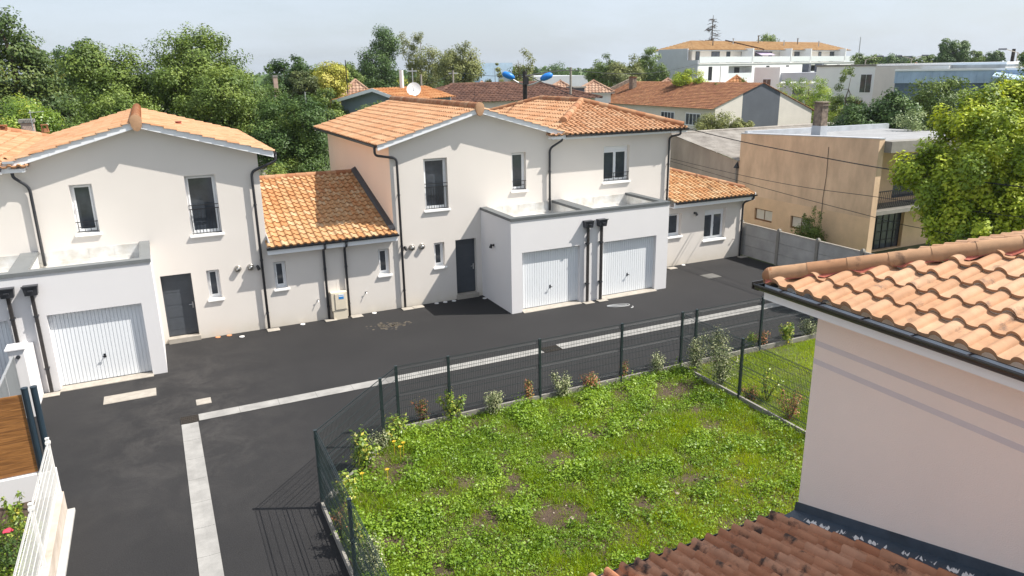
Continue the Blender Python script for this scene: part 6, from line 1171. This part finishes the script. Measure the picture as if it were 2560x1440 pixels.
def cable(pts, r, label, name='power_cable'):
    """pts: (pixel, metres away) along the cable"""
    P = [at_d(p, d) if d > 0 else at_x(p, -d) for p, d in pts]; Q = []   # negative: on the plane x
    for i in range(len(P) - 1):
        p0, p1, p2, p3 = P[max(0, i - 1)], P[i], P[i + 1], P[min(len(P) - 1, i + 2)]
        for k in range(6):
            t = k / 6; Q.append(.5 * ((2 * p1) + (-p0 + p2) * t + (2 * p0 - 5 * p1 + 4 * p2 - p3) * t * t + (-p0 + 3 * p1 - 3 * p2 + p3) * t ** 3))
    Q.append(P[-1]); q = MB(); q.tube(Q, r, 5); return tag(q.build(name, M_CABLE), label, 'cable', 'overhead cables')
cable([((x, y), -24.1) for x, y in ((1312, 186), (1400, 225), (1480, 254), (1600, 293), (1720, 322), (1850, 353), (2000, 383), (2190, 418), (2400, 448), (2560, 468), (2900, 505))], .022, 'thick black overhead cable crossing the beige building top')
cable([((x, y), -23.9) for x, y in ((1560, 365), (1680, 397), (1849, 437), (2010, 468), (2174, 490), (2290, 507), (2420, 526), (2560, 544), (2800, 570))], .012, 'upper thin cable crossing the middle of the beige wall')
cable([((x, y), -23.2) for x, y in ((1560, 372), (1680, 404), (1849, 453), (2010, 497), (2167, 538), (2254, 561), (2319, 574), (2500, 612), (2800, 660))], .012, 'lower thin cable running down across the beige wall')
cable([((x, y), 90 - 36 * (x - 1132) / 180) for x, y in ((1132, 180), (1200, 188), (1260, 190), (1312, 186))], .02, 'thin cable from the wooden pole to the lamp pole'); cable([((x, y), 60 + 80 * (x - 1427) / 320) for x, y in ((1312, 190), (1427, 176), (1540, 184), (1650, 180), (1745, 160))], .03, 'long thin cable strung towards the apartment block')
cable([((x, y), 84 - 6 * (1132 - x) / 80) for x, y in ((1132, 181), (1100, 200), (1052, 212), (1010, 220))], .02, 'thin cable between the two wooden poles by the dish')

# ------------------------------------------------------------------ garden: weeds, grass, young shrubs
def value_noise(x, y, seed, cell):
    rng = np.random.default_rng(seed); g = rng.random((256, 256)); u, v = x / cell + 500, y / cell + 500; i, j = np.floor(u).astype(int), np.floor(v).astype(int); fu, fv = u - i, v - j; fu, fv = fu * fu * (3 - 2 * fu), fv * fv * (3 - 2 * fv); G_ = lambda a, b: g[a % 256, b % 256]
    return (G_(i, j) * (1 - fu) + G_(i + 1, j) * fu) * (1 - fv) + (G_(i, j + 1) * (1 - fu) + G_(i + 1, j + 1) * fu) * fv
def fbm(x, y, seed, cell): return .55 * value_noise(x, y, seed, cell) + .3 * value_noise(x, y, seed + 1, cell * .45) + .15 * value_noise(x, y, seed + 2, cell * .2)
def inside_fence(x, y):
    lim = np.where(y < 13.73, 2.24, 2.24 + (np.clip(y, 13.73, 16.2) - 13.73) * (2.43 / 2.47)); return (x > lim + .02) & (x < 13.18) & (y < 16.12) & ~((x > 7.45) & (y < 6.5)) & ~((x > 3.2) & (y < 6.25))
def blades(P, h, w, tint, rng, lean=.45):
    n = len(P); a = rng.uniform(0, 2 * np.pi, n); side = np.stack([np.cos(a), np.sin(a), np.zeros(n)], 1); ld = rng.normal(size=(n, 2)) * lean; tip = np.stack([ld[:, 0] * h, ld[:, 1] * h, h * rng.uniform(.7, 1, n)], 1); mid = tip * .5 + np.array([0, 0, 1.]) * (h * .16)[:, None]
    V = np.stack([P - side * w[:, None] / 2, P + side * w[:, None] / 2, P + mid + side * w[:, None] * .35, P + mid - side * w[:, None] * .35, P + tip], 1).reshape(-1, 3); k = np.arange(n) * 5
    Q = np.concatenate([np.stack([k, k + 1, k + 2, k + 3], 1), np.stack([k + 3, k + 2, k + 4, k + 4], 1)]); return V, Q, np.concatenate([tint, tint])
def tri_obj(name, V, Q, T, m):
    q1 = Q[Q[:, 2] != Q[:, 3]]; t1 = T[Q[:, 2] != Q[:, 3]]; q2 = Q[Q[:, 2] == Q[:, 3]][:, :3]; t2 = T[Q[:, 2] == Q[:, 3]]; tri = np.concatenate([q1[:, [0, 1, 2]], q1[:, [0, 2, 3]], q2]); return np_obj(name, V, tri, np.concatenate([t1, t1, t2]), m)
WEED = leaf_mat('weed_leaf', [(0, (.06, .125, .010)), (.45, (.15, .255, .016)), (.8, (.27, .385, .035)), (1, (.44, .50, .11))], .25, .45)
GRASS = leaf_mat('grass_blade', [(0, (.12, .21, .010)), (.5, (.23, .335, .014)), (.85, (.35, .43, .025)), (1, (.50, .45, .13))], .4, .45)
rng = np.random.default_rng(21)
# broad-leaved weeds: rosettes of leaves standing at different heights
def zones(x, y):
    edge = fbm(x, y, 40, 1.6); lawn = 1 / (1 + np.exp(-((x - 5.2) * .30 + (10.6 - y) * 1.0 + (edge - .5) * 6.) * 1.6)) * (x > 3.4); bare = np.exp(-(((x - 12.0) / 1.2) ** 2 + ((y - 15.0) / .8) ** 2)) + .7 * np.exp(-(((x - 6.0) / .9) ** 2 + ((y - 15.6) / .35) ** 2)); return lawn, np.clip(bare, 0, 1)
n = 92000; x, y = rng.uniform(2.2, 13.2, n), rng.uniform(5.6, 16.1, n); f = fbm(x, y, 3, .62); lawn, bare = zones(x, y); dens = np.clip((f - .325) * 3.4, 0, 1) * (1 - .9 * bare) * (1 - .72 * lawn)
keep = inside_fence(x, y) & (rng.random(n) < dens); x, y, f = x[keep], y[keep], f[keep]; k = len(x); sz = rng.gamma(2.4, .0145, k) * (.55 + 1.3 * np.clip((fbm(x, y, 33, .55) - .40) * 3, 0, 1.2)) + .013; per = 8
cx, cy = np.repeat(x, per), np.repeat(y, per); S = np.repeat(sz, per); m_ = len(cx); ang = rng.uniform(0, 2 * np.pi, m_); rad = rng.random(m_) ** .6 * S * 1.6; hh = .015 + rng.random(m_) * S * 2.3; P = np.stack([cx + np.cos(ang) * rad, cy + np.sin(ang) * rad, hh], 1); nn = np.stack([np.cos(ang) * .6, np.sin(ang) * .6, np.ones(m_)], 1) + rng.normal(size=(m_, 3)) * .45
tt = np.repeat(fbm(x, y, 60, .8) * .6 + rng.random(k) * .35, per) + rng.random(m_) * .25; V, Q, T = leaf_cloud(P, nn, np.clip(S * rng.uniform(.5, 1.1, m_), .015, .07), tt - .12, .62, rng); o = np_obj('weeds', V, Q, T, WEED); tag(o, 'broad-leaved weeds covering the bare garden earth', 'weeds', kind='stuff')
# grass among the weeds and the finer sown patch near the low roof
n = 420000; x, y = rng.uniform(2.2, 13.2, n), rng.uniform(5.6, 16.1, n); f = fbm(x, y, 90, .6); lawn, bare = zones(x, y); dens = np.clip(np.clip((f - .31) * 2.3, 0, .6) + lawn * np.clip((fbm(x, y, 7, .5) - .22) * 2.6, 0, 1), 0, 1) * (1 - .92 * bare); keep = inside_fence(x, y) & (rng.random(n) < dens)
x, y, f, lz_ = x[keep], y[keep], f[keep], lawn[keep]; k = len(x); h = rng.gamma(5, .017, k) * (.7 + .9 * np.clip((f - .5) * 3.5, 0, 1)) * (1 - .15 * lz_); V, Q, T = blades(np.stack([x, y, np.full(k, .012)], 1), h, rng.uniform(.006, .013, k), np.clip(rng.random(k) * .5 + .3 * lz_ + .2 * value_noise(x, y, 8, .5), 0, 1), rng); o = tri_obj('grass', V, Q, T, GRASS); tag(o, 'tufts of grass and a sown patch in the weedy garden', 'grass', kind='stuff')
n = 170000; x, y = rng.uniform(13.3, 19.3, n), rng.uniform(7.5, 16.1, n); f = fbm(x, y, 120, 1.2); keep = rng.random(n) < np.clip(.35 + (f - .3) * 1.5, .2, 1); x, y, f = x[keep], y[keep], f[keep]; k = len(x); h = rng.gamma(5, .011, k); V, Q, T = blades(np.stack([x, y, np.full(k, .018)], 1), h, rng.uniform(.007, .013, k), np.clip(rng.random(k) * .45 + .5 * value_noise(x, y, 9, .8), 0, 1), rng, .6); o = tri_obj('lawn', V, Q, T, GRASS); tag(o, 'mown yellowish lawn behind the dividing fence', 'lawn', kind='stuff')
n = 1300; x, y = rng.uniform(2.3, 13.1, n), rng.uniform(6.5, 16, n); keep = inside_fence(x, y); x, y = x[keep], y[keep]; k = len(x); s_ = rng.gamma(2, .006, k) + .004; P = np.stack([x, y, .012 + s_ * .3], 1); d8 = np.array([(-1, 0, 0), (0, -1, 0), (1, 0, 0), (0, 1, 0), (0, 0, 1)]) * np.array([1, 1, .7]); V = (P[:, None] + d8[None] * (s_[:, None, None] * rng.uniform(.6, 1.3, (k, 5, 1)))).reshape(-1, 3); b_ = np.arange(k)[:, None] * 5
Q = np.concatenate([b_ + np.array([[0, 1, 4]]), b_ + np.array([[1, 2, 4]]), b_ + np.array([[2, 3, 4]]), b_ + np.array([[3, 0, 4]])]); o = np_obj('pebbles', V, Q, np.random.default_rng(1).random(len(Q)), mat('pebble', (.34, .28, .22), .9, .3, 30)); tag(o, 'small stones scattered on the bare earth', 'stones', kind='stuff')
def shrub(name, px, label, h, w, m, n, leaf, seed, zb=.01, at=None, stems=5, group='young shrubs along the fences', cat='shrub', tall=False):
    rng = np.random.default_rng(seed); g = at if at is not None else ground_at(px, zb); t = thing(name, label, cat, (g[0], g[1], zb), group); st = MB(); P = []; O = []
    for i in range(stems):
        a = rng.uniform(0, 6.28); rr = rng.random() * w * .5; tip = np.array([g[0] + math.cos(a) * rr, g[1] + math.sin(a) * rr, zb + h * rng.uniform(.62, 1.)]); b0 = np.array([g[0] + math.cos(a) * .02, g[1] + math.sin(a) * .02, zb]); st.tube([b0, (b0 + tip) / 2 + [0, 0, h * .05], tip], [.012, .008, .004], 4)
        k = n // stems; f = rng.random(k) ** .7; c = b0 + (tip - b0) * f[:, None]; d = rng.normal(size=(k, 3)); d /= np.linalg.norm(d, axis=1)[:, None]; P.append(c + d * (w * .30 * rng.random(k)[:, None] ** .5) * (1.1 - .5 * f[:, None])); O.append(d + [0, 0, .6])
    st.build('stems', M_BARK, t); V, Q, T = leaf_cloud(np.concatenate(P), np.concatenate(O), leaf * rng.uniform(.6, 1.25, sum(map(len, P))), rng.random(sum(map(len, P))), .5, rng); np_obj('foliage', V, Q, T, m, t); return t
for i, (nm, px, lb, h, w, m, n, lf) in enumerate([
    ('photinia', (1060, 1052), 'red-tipped shrub between the first two straight fence posts', .62, .50, RED, 200, .055), ('laurel', (1131, 1045), 'leafy green laurel against the second post of the straight fence', .85, .55, LAUREL, 190, .085), ('euonymus', (1232, 1036), 'pale variegated bush left of the third fence post', .72, .50, VARIEG, 420, .045),
    ('photinia', (1325, 1005), 'red-leaved shrub just left of the middle fence post', .66, .42, RED, 190, .05), ('euonymus', (1410, 992), 'pale variegated bush right of the middle fence post', .70, .55, VARIEG, 420, .045), ('photinia', (1482, 972), 'spreading red-tipped shrub between the middle and fourth posts', .50, .70, RED, 220, .05),
    ('photinia', (1560, 948), 'thin red shrub at the foot of the fourth fence post', .55, .45, RED, 130, .05), ('euonymus', (1640, 932), 'loose variegated bush left of the corner post', .70, .65, VARIEG, 330, .045), ('laurel', (1735, 935), 'tall variegated bush just right of the corner post', 1.15, .60, VARIEG, 520, .05),
    ('euonymus', (1800, 965), 'largest variegated bush leaning over the dividing fence', 1.35, .85, VARIEG, 800, .05), ('euonymus', (1790, 888), 'broad pale bush on the lawn side behind the corner', 1.0, .90, VARIEG, 620, .045), ('laurel', (1880, 872), 'low green shrub beside the dividing fence post on the lawn', .55, .45, LAUREL, 120, .07),
    ('photinia', (1905, 868), 'red shrub at the lawn fence post near the wall', .60, .50, RED, 190, .05), ('laurel', (1968, 858), 'yellow-green laurel on the lawn near the white house', .78, .50, LAUREL, 170, .085), ('euonymus', (2018, 842), 'round pale bush tucked against the white house corner', .62, .55, VARIEG, 480, .045),
    ('laurel', (1915, 1000), 'sparse green shrub behind the mesh right of the dividing post', .95, .60, LAUREL, 110, .07), ('photinia', (1878, 1000), 'red-leaved shrub at the foot of the dividing post', .40, .55, RED, 160, .05), ('photinia', (1975, 1048), 'red shrub farthest along the dividing fence', .85, .60, RED, 230, .05),
    ('laurel', (985, 1100), 'yellow-green laurel inside the slanting fence corner', .62, .60, LAUREL, 170, .085), ('euonymus', (948, 1130), 'pale variegated shrub inside the slanting fence', .55, .50, VARIEG, 260, .045), ('laurel', (905, 1175), 'tallest leafy laurel inside the slanting fence', .95, .65, LAUREL, 210, .10),
    ('laurel', (868, 1262), 'leafy shrub just inside the bend of the fence', .80, .55, LAUREL, 180, .085), ('photinia', (868, 1330), 'reddish shrub behind the mesh below the bend', .70, .50, RED, 170, .05), ('laurel', (890, 1385), 'green laurel beside the lowest visible fence post', .85, .55, LAUREL, 180, .085), ('euonymus', (935, 1432), 'pale variegated shrub at the bottom of the fence', .75, .60, VARIEG, 420, .045)]):
    shrub(nm, px, lb, h, w * 1.25, m, int(n * 3.4), lf * 1.1, 300 + i, stems=11 if m is VARIEG else 7)
# yellow flowers among the weeds by the fence
q = MB(); rs = random.Random(12); pts = [(985, 1105), (1000, 1118), (1008, 1108), (968, 1175), (862, 1210), (905, 1185), (880, 1325), (900, 1322), (893, 1340)]
for i, px in enumerate(pts):
    g = ground_at(px, .35); q = MB()
    for k in range(5): a = k * 1.257; q.add([(g[0], g[1], .36), (g[0] + .035 * math.cos(a - .4), g[1] + .035 * math.sin(a - .4), .375), (g[0] + .06 * math.cos(a), g[1] + .06 * math.sin(a), .37), (g[0] + .035 * math.cos(a + .4), g[1] + .035 * math.sin(a + .4), .375)], [(0, 1, 2, 3)])
    q.tube([(g[0], g[1], 0), (g[0], g[1], .36)], .005, 4); tag(q.build('yellow_flower', mat('yellow_petal', (.75, .48, .03), .5, .1)), 'small yellow flower among the weeds by the left fence', 'flower', 'yellow flowers by the fence')
# climbing shrub in front of the beige wall; flower bed at bottom left
g = at_x((2018, 620), 27.2); rng = np.random.default_rng(5); IV = thing('climbing_shrub', 'dark green shrub with upright shoots before the beige wall window', 'shrub', (27.2, g[1], 0)); P, out, ct, C0, d = crown_points([(27.3, g[1], .75, .6, .85, .95), (27.2, g[1] + .15, 1.0, .25, .3, .5)], 5200, 46, .26, rng)
sh_ = []
for dy, hz in ((-.55, 2.15), (-.2, 2.35), (.35, 1.9), (.1, 1.7)):
    k = 240; f = rng.random(k); sh_.append(np.stack([27.2 + rng.normal(0, .05, k), g[1] + dy + rng.normal(0, .06, k), 1.0 + f * (hz - 1.0)], 1))
sh_ = np.concatenate(sh_); P = np.concatenate([P, sh_]); out = np.concatenate([out, rng.normal(size=(len(sh_), 3)) + [0, 0, .4]]); V, Q, T = leaf_cloud(P, out, rng.uniform(.05, .09, len(P)), rng.random(len(P)) * .8, rng=rng); np_obj('foliage', V, Q, T, GREEN, IV); trunk_mesh((27.25, g[1], 0), (27.25, g[1], 1.2), .05, [], rng, IV, M_BARK, 'stems')
shrub('oleander', (38, 1290), 'narrow-leaved upright shrub before the low white wall in the bed', .95, .45, LAUREL, 260, .11, 401, at=np.array([-3.35, 15.5, .06]), zb=.06, group='plants in the left bed'); shrub('oleander', (90, 1200), 'thin bare-stemmed sapling against the low white wall', 1.05, .22, LAUREL, 14, .06, 402, at=np.array([-2.98, 16.2, .06]), zb=.06, stems=2, group='plants in the left bed')
shrub('rose', (45, 1320), 'dark leafy rose bush with a pink bloom in the left bed', .75, .75, GREEN_DARK, 520, .06, 403, at=np.array([-3.3, 14.2, .06]), zb=.06, group='plants in the left bed', stems=8); q = MB(); c = (-3.24, 14.25, .86)
for k in range(14): a = k * 2.4; r_ = .02 + .005 * k; q.ball((c[0] + math.cos(a) * r_ * .7, c[1] + math.sin(a) * r_ * .7, c[2] - r_ * .2), .035, 6, 4, (1, 1, .6))
tag(q.build('rose_bloom', mat('pink_petal', (.65, .06, .10), .5, .15), bpy.data.objects['rose']), None)
for i, (x, y, lb, m) in enumerate([(-3.5, 15.0, 'mid green plant left of the rose bush', GREEN), (-3.2, 14.75, 'bright green plant behind the rose bush', LAUREL), (-3.25, 13.4, 'yellow-green plant right below the rose bush', LAUREL), (-3.1, 12.9, 'bushy plant by the white wire fence post', GREEN), (-3.5, 12.8, 'yellowish plant at the bottom left corner', LAUREL), (-3.6, 13.9, 'leafy plant at the left picture edge', GREEN)]):
    shrub('bed_plant', None, lb, .55, .8, m, 420, .065, 410 + i, at=np.array([x, y, .06]), zb=.06, group='plants in the left bed', stems=9)
n = 26000; rng = np.random.default_rng(71); x, y = rng.uniform(-4.6, -2.8, n), rng.uniform(9, 16.6, n); keep = rng.random(n) < np.clip((fbm(x, y, 5, .9) - .40) * 4, 0, 1) * (y < 15.9); x, y = x[keep], y[keep]; k = len(x); V, Q, T = leaf_cloud(np.stack([x, y, .07 + rng.random(k) * .16], 1), rng.normal(size=(k, 3)) * .5 + [0, 0, 1], rng.uniform(.025, .06, k), rng.random(k), .7, rng); o = np_obj('ground_cover', V, Q, T, WEED); tag(o, 'low green ground cover in the left bed', 'ground cover', kind='stuff')

# ------------------------------------------------------------------ the summer air
m = bpy.data.materials.new('air'); m.use_nodes = True; nt = m.node_tree; nt.nodes.clear(); o_ = nt.nodes.new('ShaderNodeOutputMaterial'); v = nt.nodes.new('ShaderNodeVolumePrincipled'); v.inputs['Color'].default_value = (.85, .92, 1, 1); v.inputs['Density'].default_value = .00016; v.inputs['Anisotropy'].default_value = .3
nt.links.new(v.outputs[0], o_.inputs['Volume'])
h = MB(); h.box(-1200, 1200, -300, 1200, -1.1, 26); o = h.build('haze', m, base=(0, 0, -1.1)); o['kind'] = 'stuff'
